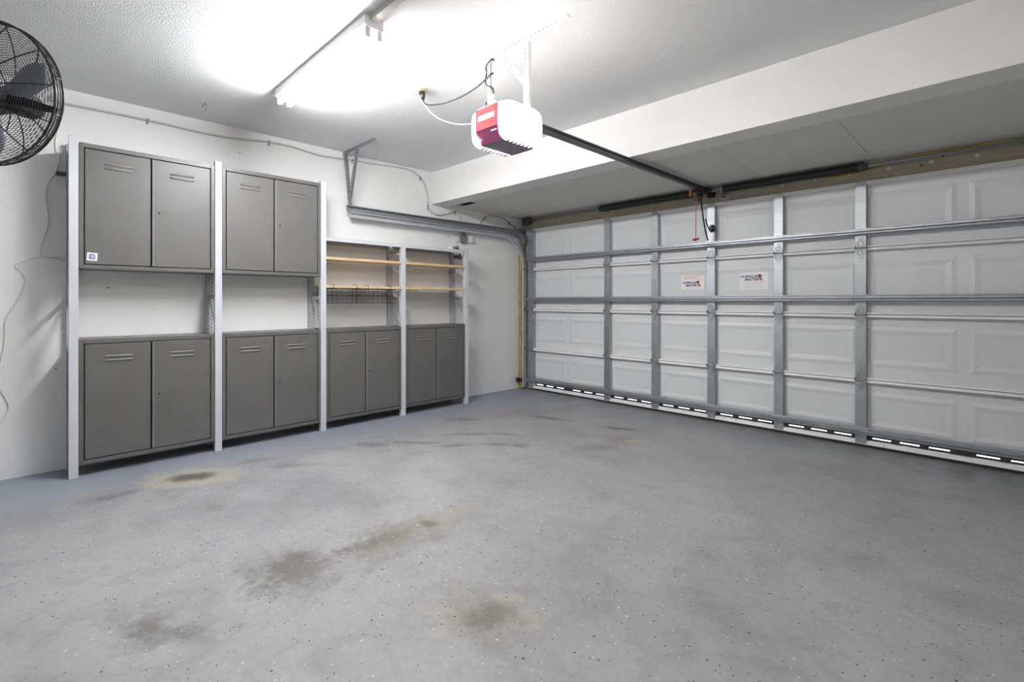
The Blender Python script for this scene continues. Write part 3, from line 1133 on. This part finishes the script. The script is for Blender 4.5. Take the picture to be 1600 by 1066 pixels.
# curved door arm
pts = catmull([(OX, 4.52, rz - 0.065), (OX, 4.545, 2.08), (OX, 4.585, 1.95), (OX, 4.645, 1.82), (OX, 4.69, 1.757)])
arm = MB()
vs = []
for p in pts:
    vs += [p + Vector((-0.003, -0.011, 0)), p + Vector((0.003, -0.011, 0)), p + Vector((0.003, 0.011, 0)), p + Vector((-0.003, 0.011, 0))]
fs = []
for i in range(len(pts) - 1):
    for k in range(4):
        k2 = (k + 1) % 4
        fs.append((i * 4 + k, i * 4 + k2, i * 4 + 4 + k2, i * 4 + 4 + k))
fs += [(0, 1, 2, 3), tuple((len(pts) - 1) * 4 + k for k in range(4))]
arm.add(vs, fs)
arm.build('door_arm', M['black'], op)
MB().tube(catmull([(OX + 0.015, 4.60, 1.955), (OX + 0.02, 4.62, 1.90), (OX + 0.03, 4.66, 1.85), (OX + 0.035, 4.70, 1.838), (OX + 0.03, 4.752, 1.87)]), 0.006, 6).build('arm_link', M['black'], op)
cy_, cx_ = 4.50, OX - 0.035
rel = MB().tube([(cx_, cy_, rz - 0.05), (cx_ + 0.001, cy_, 2.0), (cx_ - 0.001, cy_, 1.80), (cx_, cy_, 1.765)], 0.0035, 6).tube([(cx_ + 0.012, cy_, rz - 0.05), (cx_ + 0.010, cy_, 2.12), (cx_, cy_, 2.09)], 0.003, 6).build('release_cord', M['cord_red'], op)
mb = MB().cyl((cx_ - 0.035, cy_ + 0.02, 1.755), (cx_ + 0.035, cy_ - 0.02, 1.755), 0.009, n=10).cyl((cx_, cy_, 1.765), (cx_, cy_, 1.735), 0.007, n=8)
mb.build('release_handle', M['red'], op)
MB().plate((OX - 0.045, 4.40, rz - 0.028), (0.8, 0.6, 0), (0, 0, 1), [(-0.010, 0), (0.010, 0), (0.014, -0.055), (0.004, -0.062), (-0.012, -0.058)], 0.002).build('warning_tag', M['orange'], op)

# opener hanger of white perforated angle
root = empty('opener_hanger', (-1.97, 1.985, 2.25), 'white perforated angle bracket carrying the opener from the ceiling', 'hanger')
MB().box(-2.40, -1.575, 1.966, 1.969, ZC - 0.036, ZC - 0.001).box(-2.40, -1.575, 1.969, 2.004, ZC - 0.004, ZC - 0.001).build('ceiling_angle', M['white_steel'], root)
mb = MB()
perf_discs(mb, (-2.38, 1.966, ZC - 0.02), (-1.6, 1.966, ZC - 0.02), (0, -1, 0))
mb.build('punched_holes', M['hole_soft'], root)['kind'] = 'stuff'
for (p0, p1, w) in (((-2.160, 1.962, ZC - 0.004), (-2.160, 1.962, oz1 - 0.01), 0.030), ((-1.862, 1.962, ZC - 0.004), (-1.852, 1.962, 2.235), 0.040), ((-2.06, 1.958, ZC - 0.02), (-1.875, 1.958, 2.39), 0.030)):
    d = (Vector(p1) - Vector(p0)).normalized()
    wd = Vector((d.z, 0, -d.x))
    lg = strap(p0, p1, w, 0.003, wd, (0, -1, 0))
    if w != 0.030 or p0[0] == p1[0]:
        # return flange of the angle
        q = Vector((w / 2, 0, 0))
        lg.box(p0[0] + w / 2 - 0.003, p0[0] + w / 2, 1.962, 1.990, p1[2], p0[2] - 0.036)
    lg = lg.build('strap', M['white_steel'], root)
    mb = MB()
    perf_discs(mb, Vector(p0) + Vector((0, -0.003, 0)), Vector(p1) + Vector((0, -0.003, 0)), (0, -1, 0), 0.028, 0.0045)
    mb.build('punched_holes', M['hole_soft'], lg)['kind'] = 'stuff'

# ceiling socket, black power cord, white bell wire
root = empty('ceiling_outlet', (-2.87, 1.945, ZC), 'round cream power outlet on the ceiling near the opener', 'outlet')
MB().lathe((-2.87, 1.945, ZC), (0, 0, -1), [(0, 0.0), (0, 0.062), (0.006, 0.060), (0.012, 0.05), (0.014, 0.0)], 24).build('cover_plate', M['cream'], root)
MB().cyl((-2.88, 1.93, ZC - 0.014), (-2.88, 1.93, ZC - 0.020), 0.020, n=16).build('socket_face', M['white_plastic'], root)
root = empty('power_cord', (-2.5, 1.97, 2.5), 'black power cord sagging from ceiling outlet to opener', 'cord')
MB().lathe((-2.855, 1.965, ZC - 0.016), (0.12, 0.05, -1), [(0, 0.0), (0, 0.018), (0.03, 0.016), (0.055, 0.008), (0.056, 0)], 12).build('plug', M['black'], root)
pts = catmull([(-2.850, 1.967, ZC - 0.07), (-2.835, 1.970, 2.545), (-2.76, 1.975, 2.515), (-2.60, 1.975, 2.485), (-2.42, 1.972, 2.475), (-2.27, 1.965, 2.485), (-2.17, 1.952, 2.50),
               (-2.135, 1.955, 2.515), (-2.15, 1.985, 2.535), (-2.19, 1.97, 2.555), (-2.165, 1.948, 2.575), (-2.13, 1.955, 2.60), (-2.15, 1.99, 2.615), (-2.18, 1.985, 2.58), (-2.19, 1.965, 2.52),
               (-2.17, 1.948, 2.46), (-2.13, 1.965, 2.43), (-2.16, 1.99, 2.40), (-2.185, 1.965, 2.36), (-2.15, 1.948, 2.32), (-2.12, 1.96, 2.27)])
MB().tube(pts, 0.0048, 6).build('cable', M['black'], root)
pts = catmull([(-2.895, 1.90, ZC - 0.004), (-2.86, 1.915, ZC - 0.02), (-2.80, 1.93, 2.53), (-2.68, 1.94, 2.41), (-2.50, 1.95, 2.315), (-2.32, 1.95, 2.265), (-2.175, 1.95, 2.262)])
o = MB().tube(pts, 0.0028, 6).build('bell_wire', M['white_plastic'])
tag(o, 'thin white wire sagging from the ceiling into the opener', 'wire')

# small hook in the ceiling
o = MB().tube([(-4.26, 0.945, ZC - 0.002), (-4.255, 0.945, ZC - 0.006), (-4.145, 0.945, ZC - 0.012), (-4.140, 0.945, ZC - 0.02), (-4.140, 0.945, ZC - 0.075)], 0.0032, 6).build('ceiling_hook', M['mid_grey'])
tag(o, 'small bent metal hook in the ceiling above the first cabinet', 'hook')


# ================================================================== fluorescent strips
def strip_light(x0, x1, label, tube_mat):
    y, hw = 1.285, 0.055
    root = empty('strip_light', ((x0 + x1) / 2, y, ZC), label, 'ceiling light', 'fluorescent strip lights')
    MB().prism([(y - hw, ZC - 0.0005), (y - hw, ZC - 0.052), (y - hw + 0.012, ZC - 0.062), (y + hw - 0.012, ZC - 0.062), (y + hw, ZC - 0.052), (y + hw, ZC - 0.0005)], 0, x0, x1).build('housing', M['lamp_housing'], root)
    for dy in (-0.03, 0.034):
        t = MB().cyl((x0 + 0.02, y + dy, ZC - 0.088), (x1 - 0.02, y + dy, ZC - 0.088), 0.0155, n=14).build('tube', tube_mat, root)
        for xa in (x0 + 0.006, x1 - 0.020):
            MB().box(xa, xa + 0.014, y + dy - 0.014, y + dy + 0.014, ZC - 0.108, ZC - 0.061).build('lamp_holder', M['white_plastic'], t, 0.003)
    return root


strip_light(-3.560, -2.300, 'lit twin-tube fluorescent strip light on the ceiling nearest the cabinets', M['tube'])
strip_light(-1.600, -0.380, 'second fluorescent strip light, past the opener hanger beyond the cable raceway', M['tube_old'])
o = MB().box(-2.298, -1.602, 1.262, 1.300, ZC - 0.026, ZC - 0.0005).build('cable_raceway', M['cream_paint'], bevel=0.002)
tag(o, 'narrow cream cable raceway on the ceiling joining the strip lights', 'raceway')

# ================================================================== shelving and cabinets
PX = -4.30                                    # front of posts
PY = [0.225, 1.066, 1.900, 2.733, 3.568]
PH = [2.256, 2.256, 2.250, 1.766, 1.772]
ORD = ['tall perforated shelf upright at the open end by the wall cord', 'tall shelf upright between the two upper cabinets', 'tall shelf upright between upper cabinet and wooden shelves',
       'short shelf upright between the two bays of wooden shelves', 'short end upright nearest the garage door']
for k in range(5):
    y, H = PY[k], PH[k]
    root = empty('shelf_upright', (PX - 0.15, y, 0), ORD[k], 'shelf upright', 'shelving uprights')
    hw, t = 0.024, 0.003
    fp = MB().box(PX - t, PX, y - hw, y + hw, 0, H).box(PX - 0.045, PX - t, y - hw, y - hw + t, 0, H).box(PX - 0.045, PX - t, y + hw - t, y + hw, 0, H)
    fp = fp.build('front_post', M['post'], root, 0.0012)
    mb = MB()
    for s in (-1, 1):
        perf_discs(mb, (PX - 0.024, y + s * hw, 0.02), (PX - 0.024, y + s * hw, H - 0.02), (0, s, 0), 0.03, 0.0045)
    mb.build('punched_holes', M['hole'], fp)['kind'] = 'stuff'
    rp = MB().box(XL + 0.042, XL + 0.045, y - hw, y + hw, 0, H).box(XL + 0.002, XL + 0.042, y - hw, y - hw + t, 0, H).box(XL + 0.002, XL + 0.042, y + hw - t, y + hw, 0, H)
    rp = rp.build('rear_post', M['post2'], root, 0.0012)
    mb = MB()
    for dy in (-0.012, 0.012):
        perf_discs(mb, (XL + 0.045, y + dy, 0.02 + (0.015 if dy > 0 else 0)), (XL + 0.045, y + dy, H - 0.02), (1, 0, 0), 0.03, 0.0042)
    perf_discs(mb, (XL + 0.022, y - hw, 0.02), (XL + 0.022, y - hw, H - 0.02), (0, -1, 0), 0.03, 0.0042)
    mb.build('punched_holes', M['hole'], rp)['kind'] = 'stuff'
    zr = [0.06, 0.62, 1.20] + ([1.96] if H > 2 else [1.68])
    for z in zr:
        MB().box(XL + 0.045, PX - 0.045, y - 0.004, y + 0.004, z - 0.016, z + 0.016).build('rung', M['post2'], root)
    MB().plate((XL + 0.045, y - 0.006, 1.185), (1, 0, 0), (0, 0, 1), [(0, 0), (0.018, 0.016), (0.21, -0.235), (0.21, -0.285), (0.19, -0.26)], -0.004).build('brace', M['post2'], root)
    if k == 0:
        MB().box(XL + 0.001, XL + 0.05, y - 0.075, y - 0.024, 2.035, 2.055).cyl((XL + 0.001, y - 0.06, 2.045), (XL + 0.022, y - 0.06, 2.045), 0.012, n=8).build('wall_anchor', M['dark_grey'], root)


def cabinet(y0, y1, z0, z1, label, group, ajar=0.0):
    root = empty('storage_cabinet', (PX - 0.15, (y0 + y1) / 2, z0), label, 'cabinet', group)
    xb_, xf = XL + 0.006, PX - 0.004
    fr = xf - 0.018
    body = MB()
    t = 0.004
    # carcass
    body.box(xb_, xb_ + t, y0, y1, z0, z1).box(xb_, fr, y0, y0 + t, z0, z1).box(xb_, fr, y1 - t, y1, z0, z1).box(xb_, fr, y0, y1, z0, z0 + t).box(xb_, fr, y0, y1, z1 - t, z1)
    sw, tr, br = 0.024, 0.030, 0.026
    body.box(fr, xf, y0, y0 + sw, z0, z1).box(fr, xf, y1 - sw, y1, z0, z1)
    body.box(fr, xf, y0 + sw, y1 - sw, z1 - tr, z1).box(fr, xf, y0 + sw, y1 - sw, z0, z0 + br)
    body.build('body', M['cab'], root, 0.0015)
    MB().box(fr - 0.030, fr - 0.026, y0 + t, y1 - t, z0 + t, z1 - t).build('inner_panel', M['cab_dark'], root)
    g = 0.0055
    a, b = y0 + sw + g, y1 - sw - g
    m = (a + b) / 2 - 0.004
    zb, zt = z0 + br + g, z1 - tr - g
    for q, (ya, yb) in enumerate(((a, m - 0.0045), (m + 0.0045, b))):
        off = 0.0 if q == 0 else ajar
        d = MB().box(fr - 0.002 + off, xf - 0.001 + off, ya, yb, zb, zt).build('door', M['cab'], root, 0.0025)
        if q == 1:
            MB().box(xf - 0.001 + off, xf + 0.0015 + off, ya, ya + 0.012, zb + 0.002, zt - 0.002).build('closing_lip', M['cab_edge'], d, 0.001)
        yc = (ya + yb) / 2
        for dz in (0.121, 0.149):
            mb = MB()
            n = 8
            hl, r = 0.079, 0.0075
            prof = [(math.cos(math.pi * k / n) * r, math.sin(math.pi * k / n) * r * 0.9) for k in range(n + 1)]
            xs0 = xf - 0.001 + off
            vs = []
            for yy, sc_ in ((yc - hl, 0.15), (yc - hl + 0.008, 1), (yc + hl - 0.008, 1), (yc + hl, 0.15)):
                for c_, s_ in prof:
                    vs.append((xs0 + s_ * sc_, yy, z1 - dz + c_ * sc_))
            fs = []
            for i in range(3):
                for k in range(n):
                    fs.append((i * (n + 1) + k, i * (n + 1) + k + 1, (i + 1) * (n + 1) + k + 1, (i + 1) * (n + 1) + k))
            mb.sm = True
            mb.add(vs, fs)
            mb.build('louver', M['cab_edge'], d)
        if q == 1:
            zl = (z0 + z1) / 2
            MB().cyl((xf - 0.002 + off, ya + 0.042, zl), (xf + 0.002 + off, ya + 0.042, zl), 0.0075, n=12).build('lock', M['hole'], d)
    return root


G1, G2 = 'grey upper cabinets', 'grey base cabinets'
W2 = 0.0265
u1 = cabinet(PY[0] + W2, PY[1] - W2, 1.385, 2.222, 'grey upper metal cabinet with a small blue and white sticker', G1)
cabinet(PY[1] + W2, PY[2] - W2, 1.388, 2.226, 'grey upper metal cabinet beside the wooden shelves, without sticker', G1)
BL = ['grey base cabinet below the stickered upper cabinet', 'grey base cabinet below the upper cabinet without sticker', 'grey base cabinet below the hanging wire baskets', 'grey end base cabinet nearest the garage door']
for k in range(4):
    cabinet(PY[k] + W2, PY[k + 1] - W2, 0.080, 0.912, BL[k], G2, ajar=(0.004 if k == 3 else 0))

# sticker on the first cabinet
xs_ = PX - 0.0048
st = MB().plate((xs_, 0.318, 1.466), (0, 1, 0), (0, 0, 1), [(-0.028, -0.026), (0.025, -0.028), (0.028, 0.024), (-0.025, 0.027)], 0.0006).build('cabinet_sticker', M['sticker'])
tag(st, 'small square white sticker with blue emblem on upper cabinet door', 'sticker')
xs2 = xs_ + 0.0007
MB().plate((xs2, 0.318, 1.466), (0, 1, 0), (0, 0, 1), [(-0.012, -0.019), (0.014, -0.019), (0.017, -0.004), (0.015, 0.012), (0.010, 0.018), (-0.012, 0.018), (-0.017, 0.010), (-0.014, 0.0), (-0.021, -0.008)], 0.0004).build('emblem', M['blue_ink'], st)
mb = MB()
for zz in (0.007, 0.000, -0.009):
    mb.box(xs2 + 0.0004, xs2 + 0.0008, 0.310, 0.330, 1.466 + zz - 0.0016, 1.466 + zz + 0.0016)
mb.build('emblem_lines', M['sticker'], st)['kind'] = 'stuff'

# shelves
SHL = {(2, 0): 'upper wooden shelf over the hanging wire baskets', (2, 1): 'lower wooden shelf with wire baskets hooked under it',
       (3, 0): 'upper wooden shelf of the end bay, below the wall receiver', (3, 1): 'lower wooden shelf of the end bay, nothing under it'}
for k in (2, 3):
    y0, y1 = PY[k] + 0.025, PY[k + 1] - 0.025
    for j, zt in enumerate((1.572, 1.315)):
        o = MB().box(XL + 0.05, PX - 0.004, y0, y1, zt - 0.024, zt).build('shelf_board', M['pine'], bevel=0.0015)
        tag(o, SHL[(k, j)], 'shelf', 'wooden shelf boards')
    root = empty('metal_shelf', (PX - 0.15, (y0 + y1) / 2, 1.72), 'grey metal top shelf above the wooden shelves, ' + ('bay with baskets' if k == 2 else 'end bay nearest the door'), 'shelf', 'grey top shelves')
    MB().box(XL + 0.004, PX - 0.003, y0, y1, 1.746, 1.749).build('sheet', M['post2'], root)
    MB().box(PX - 0.006, PX - 0.003, y0, y1, 1.716, 1.746).build('front_lip', M['post'], root, 0.001)
    MB().box(XL + 0.004, XL + 0.007, y0, y1, 1.716, 1.746).build('rear_lip', M['post2'], root)


# wire baskets under the lower shelf
def basket(y0, y1, label):
    root = empty('wire_basket', ((PX + XL) / 2, (y0 + y1) / 2, 1.15), label, 'wire basket', 'wire baskets hooked under the shelf')
    xf, xr = PX - 0.006, XL + 0.06
    zb, zt = 1.152, 1.286
    r = 0.0022
    fr = MB()
    for z in (zb, zt):
        fr.tube([(xf, y0, z), (xf, y1, z), (xr, y1, z), (xr, y0, z)], r * 1.3, 5, closed=True)
    fr.build('rim', M['black_wire'], root)
    mid = MB()
    zm = (zb + zt) / 2 + 0.004
    mid.tube([(xf, y0, zm), (xf, y1, zm), (xr, y1, zm), (xr, y0, zm)], r, 5, closed=True)
    mid.build('middle_wire', M['black_wire'], root)
    mb = MB()
    n = 7
    for i in range(n + 1):
        y = y0 + (y1 - y0) * i / n
        mb.tube([(xf, y, zt), (xf, y, zb), (xr, y, zb), (xr, y, zt)], r, 5)
    n = 6
    for i in range(1, n):
        x = xr + (xf - xr) * i / n
        mb.tube([(x, y0, zt), (x, y0, zb), (x, y1, zb), (x, y1, zt)], r, 5)
    mb.build('wire_mesh', M['black_wire'], root)['kind'] = 'stuff'
    for y in (y0 + 0.05, y1 - 0.05):
        MB().tube([(xf, y, zt), (xf + 0.008, y, 1.30), (xf + 0.008, y, 1.320), (xf - 0.02, y, 1.3185), (xf - 0.10, y, 1.3185)], r * 1.2, 5).build('hook', M['black_wire'], root)


basket(1.945, 2.270, 'black wire basket under the shelf, beside the upper cabinet')
basket(2.290, 2.630, 'black wire basket under the shelf, beside the short upright')


# ================================================================== wall cables and boxes
def clip(root, y, z, mat):
    MB().box(XL, XL + 0.020, y - 0.006, y + 0.006, z - 0.012, z + 0.012).cyl((XL, y, z - 0.024), (XL + 0.012, y, z - 0.024), 0.008, n=8).build('clip', mat, root)


xc = XL + 0.010
P = [(0.12, 2.545), (0.208, 2.541), (0.659, 2.548), (1.05, 2.540), (1.30, 2.555), (1.534, 2.583), (1.75, 2.585), (2.0, 2.562), (2.288, 2.582), (2.55, 2.592), (2.80, 2.612), (2.998, 2.614), (3.12, 2.565), (3.19, 2.49), (3.225, 2.38), (3.236, 2.266), (3.27, 2.20), (3.36, 2.165), (3.47, 2.185), (3.60, 2.235), (3.66, 2.225), (3.71, 2.15), (3.72, 2.05)]
root = empty('wall_conduit', (xc, 1.8, 2.5), 'grey cable clipped along the top of the cabinet wall', 'cable')
MB().tube(catmull([(xc, y, z) for y, z in P]), 0.0085, 8).build('cable', M['grey_cable'], root)
for y, z in ((0.659, 2.548), (1.534, 2.583), (2.32, 2.583), (3.13, 2.555), (3.236, 2.25), (3.62, 2.235)):
    clip(root, y, z, M['mid_grey'])
root = empty('soffit_cable', (xc, 4.35, 2.2), 'tan cable arching on the wall above the door track', 'cable')
MB().tube(catmull([(xc, y, z) for y, z in ((4.00, 2.06), (4.037, 2.165), (4.13, 2.245), (4.25, 2.262), (4.40, 2.255), (4.544, 2.20), (4.64, 2.155), (4.72, 2.10))]), 0.007, 6).build('cable', M['tan_cable'], root)
for y, z in ((4.10, 2.225), (4.53, 2.205)):
    clip(root, y, z, M['mid_grey'])

# white cord hanging between the fan and the first upright
xw = XL + 0.006
o = MB().tube(catmull([(xw + 0.1, 0.05, 2.60), (xw, 0.185, 2.526), (xw, 0.178, 2.42), (xw, 0.152, 2.296), (xw, 0.150, 2.22), (xw, 0.165, 2.15), (xw, 0.145, 2.05), (xw, 0.101, 1.956), (xw, 0.098, 1.85), (xw, 0.110, 1.739), (xw, 0.095, 1.62), (xw, 0.073, 1.52), (xw, 0.085, 1.465), (xw, 0.14, 1.462), (xw, 0.195, 1.436)]), 0.0045, 6).build('fan_cord', M['white_plastic'])
tag(o, 'white cord hanging on the wall between fan and first upright', 'cord')
o = MB().tube(catmull([(xw, 0.195, 1.470), (xw, 0.12, 1.475), (xw, 0.02, 1.45), (xw, -0.043, 1.400), (xw, -0.015, 1.36), (xw, 0.002, 1.299), (xw, -0.03, 1.18), (xw, -0.087, 1.045), (xw, -0.092, 0.92), (xw, -0.107, 0.795), (xw, -0.125, 0.70), (xw, -0.116, 0.60), (xw, -0.085, 0.52), (xw, -0.075, 0.464), (xw, -0.10, 0.40), (xw, -0.16, 0.34), (xw, -0.25, 0.30)]), 0.0045, 6).build('extension_cord', M['white_plastic'])
tag(o, 'white cord snaking down the wall to near the floor', 'cord')
mb = MB()
for y, z, r in ((0.43, 1.265, 0.006), (3.55, 1.93, 0.008), (3.24, 2.215, 0.008), (4.33, 1.03, 0.007), (0.15, 0.70, 0.005), (1.30, 2.44, 0.005)):
    mb.disc((XL + 0.0006, y, z), (1, 0, 0), r, 8)
mb.build('screw_holes', M['hole'], bpy.data.objects['wall_left'])['kind'] = 'stuff'

# receiver box with wires above the end shelf
root = empty('wall_receiver', (XL, 3.79, 1.89), 'white receiver box with coiled grey wire on the wall above the end shelf', 'receiver')
MB().box(XL + 0.001, XL + 0.045, 3.800, 3.875, 1.885, 1.965).build('box', M['white_plastic'], root, 0.004)
mb = MB()
for k in range(9):
    r = 0.040 + 0.004 * (k % 3)
    c = (XL + 0.012 + 0.005 * k, 3.735 + 0.006 * math.sin(k * 2.1), 1.925 + 0.006 * math.cos(k * 1.7))
    mb.tube([(c[0] + 0.004 * math.sin(a * 2), c[1] + r * math.cos(a), c[2] + r * 1.15 * math.sin(a)) for a in [2 * math.pi * q / 18 for q in range(18)]], 0.0038, 5, closed=True)
mb.build('wire_coil', M['mid_grey'], root)
MB().cyl((XL + 0.001, 3.735, 1.925), (XL + 0.030, 3.735, 1.925), 0.034, n=18).build('round_plate', M['mid_grey'], root)
MB().tube(catmull([(XL + 0.02, 3.72, 1.985), (XL + 0.03, 3.725, 2.02), (XL + 0.02, 3.735, 2.05)]), 0.005, 6).tube(catmull([(XL + 0.02, 3.74, 1.98), (XL + 0.03, 3.765, 2.02), (XL + 0.02, 3.80, 2.04)]), 0.004, 6).build('lead_wire', M['dark_grey'], root)
# objects on the end of the top shelf
root = empty('cord_bundle', (PX - 0.09, 3.47, 1.75), 'bundle of grey cord lying on the end of the top shelf', 'cord')
mb = MB()
for k in range(7):
    r = 0.040 + 0.003 * (k % 3)
    mb.tube([(PX - 0.10 + 0.8 * r * math.sin(a), 3.475 + r * math.cos(a), 1.756 + 0.006 * k + 0.004 * math.sin(a * 2 + k)) for a in [2 * math.pi * q / 18 for q in range(18)]], 0.0042, 5, closed=True)
mb.build('coil', M['mid_grey'], root)
MB().box(PX - 0.09, PX - 0.06, 3.46, 3.50, 1.7505, 1.775).build('connector', M['dark_grey'], root, 0.004)
root = empty('white_adapter', (PX - 0.06, 3.39, 1.75), 'small white power adapter on the end of the top shelf', 'adapter')
MB().box(PX - 0.085, PX - 0.045, 3.365, 3.405, 1.7495, 1.785).build('body', M['white_plastic'], root, 0.005)
MB().tube(catmull([(PX - 0.065, 3.405, 1.766), (PX - 0.08, 3.42, 1.768), (PX - 0.10, 3.425, 1.7535)]), 0.0032, 6).build('lead', M['white_plastic'], root)
root = empty('hanging_plug', (PX - 0.05, 3.46, 1.70), 'black plug hanging under the end of the top shelf', 'plug')
MB().box(PX - 0.075, PX - 0.035, 3.435, 3.485, 1.655, 1.690).build('body', M['black'], root, 0.006)
MB().box(PX - 0.065, PX - 0.045, 3.495, 3.520, 1.640, 1.715).build('clip', M['dark_grey'], root, 0.004)
MB().tube(catmull([(PX - 0.055, 3.46, 1.69), (PX - 0.06, 3.47, 1.72), (PX - 0.058, 3.475, 1.7455)]), 0.004, 6).build('lead', M['black'], root)
pts = [(XL + 0.02, 3.62, 1.88), (XL + 0.04, 3.63, 1.75), (XL + 0.055, 3.62, 1.62), (XL + 0.055, 3.59, 1.52), (XL + 0.055, 3.53, 1.475), (XL + 0.055, 3.46, 1.50), (XL + 0.055, 3.43, 1.54)]
o = MB().tube(catmull([(XL + 0.02, 3.71, 1.885)] + pts), 0.004, 6).build('wire_loop', M['white_plastic'])
tag(o, 'loop of white wire hanging on the wall behind the end shelf', 'wire')


# ================================================================== wall fan
def make_fan():
    n = Vector((0.7077, -0.7065, -0.06)).normalized()       # blowing direction, towards the back of the room
    u = Vector((0.7065, 0.7077, 0))
    w = n.cross(u).normalized()
    if w.z < 0: w = -w
    R = 0.330
    c = Vector((-3.365, -0.105, 2.144)) + n * 0.020
    root = empty('wall_fan', c, 'large round black caged fan mounted high on the cabinet wall', 'fan')

    def circ(t, r, m=56):
        return [c + n * t + (u * math.cos(2 * math.pi * k / m) + w * math.sin(2 * math.pi * k / m)) * r for k in range(m)]

    def prof_front(r):   # bulge of the front guard
        q = r / R
        return 0.020 + 0.075 * (1 - q ** 2.6)

    def prof_back(r):
        q = r / R
        return -0.020 - 0.085 * (1 - q ** 3)

    for nm, pf, rings in (('front_guard', prof_front, 30), ('rear_guard', prof_back, 26)):
        mb = MB()
        for i in range(rings):
            r = 0.06 + (R - 0.065) * i / (rings - 1)
            mb.tube(circ(pf(r), r), 0.0013, 4, closed=True)
        g = mb.build(nm, M['black_wire'], root)
        g['kind'] = 'stuff'
        m = 12
        for k in range(m):
            a = 2 * math.pi * (k + (0.15 if nm == 'front_guard' else 0.6)) / m
            d = u * math.cos(a) + w * math.sin(a)
            pts = [c + n * (pf(r) + (0.003 if nm == 'front_guard' else -0.003)) + d * r for r in [0.045 + (R - 0.045) * q / 8 for q in range(9)]]
            MB().tube(pts, 0.0030, 5).build('spoke', M['black_wire'], g)
    mb = MB()
    for t in (-0.020, 0.020):
        mb.tube(circ(t, R), 0.0042, 6, closed=True)
    for t in (-0.007, 0.007):
        mb.tube(circ(t, R + 0.001), 0.0022, 4, closed=True)
    mb.build('rim', M['black'], root)
    mb = MB()
    for k in range(12):
        a = 2 * math.pi * (k + 0.4) / 12
        d = u * math.cos(a) + w * math.sin(a)
        mb.tube([c - n * 0.021 + d * R, c + n * 0.021 + d * R], 0.004, 5)
    mb.build('rim_clips', M['black'], root)['kind'] = 'stuff'
    MB().lathe(c + n * 0.092, n, [(0, 0), (0, 0.060), (0.008, 0.058), (0.013, 0.04), (0.014, 0)], 24).build('badge_plate', M['black'], root)
    # blades
    hub = MB().lathe(c - n * 0.03, n, [(0, 0), (0, 0.05), (0.07, 0.05), (0.085, 0.03), (0.088, 0)], 20).build('hub', M['black'], root)
    for k in range(3):
        a0 = 2 * math.pi * k / 3 + 0.30
        vs, fs = [], []
        NR, NA = 7, 7
        for i in range(NR):
            r = 0.045 + (0.290 - 0.045) * i / (NR - 1)
            sp = 0.30 + 0.62 * math.sin(math.pi * min(1, 0.12 + 0.80 * i / (NR - 1)))
            for j in range(NA):
                q = j / (NA - 1) - 0.5
                a = a0 + q * sp
                t = -0.055 * q * (1.1 - 0.3 * i / (NR - 1)) + 0.01 * (1 - 4 * q * q)
                vs.append(c + n * t + (u * math.cos(a) + w * math.sin(a)) * r)
        for i in range(NR - 1):
            for j in range(NA - 1):
                fs.append((i * NA + j, i * NA + j + 1, (i + 1) * NA + j + 1, (i + 1) * NA + j))
        mb = MB()
        mb.sm = True
        o = mb.add(vs, fs).build('blade', M['blade'], root)
        s = o.modifiers.new('thickness', 'SOLIDIFY')
        s.thickness = 0.002
    for a in (-0.24, math.pi - 0.24):  # black bars added to draw the dark, shaded edge of a blade
        d = u * math.cos(a) + w * math.sin(a)
        e = n.cross(d)
        MB().plate(c - n * 0.055, d, e, [(0.05, -0.016), (0.20, -0.020), (R - 0.055, -0.012), (R - 0.055, 0.014), (0.20, 0.018), (0.05, 0.030)], 0.004).build('blade_edge_bar', M['black'], root)
    # motor, yoke and wall arm
    MB().lathe(c - n * 0.085, -n, [(-0.02, 0), (-0.02, 0.052), (0.0, 0.060), (0.12, 0.060), (0.15, 0.045), (0.155, 0)], 24).build('motor', M['black'], root)
    b = c - n * 0.20
    wallp = Vector((XL + 0.012, b.y - 0.60, b.z))
    MB().tube(catmull([b, b - Vector((0.15, 0.10, 0.0)), wallp + Vector((0.30, 0.0, 0)), wallp]), 0.022, 10).build('wall_arm', M['black'], root)
    MB().box(XL + 0.0005, XL + 0.012, wallp.y - 0.07, wallp.y + 0.07, wallp.z - 0.12, wallp.z + 0.12).build('wall_plate', M['black'], root, 0.003)


make_fan()
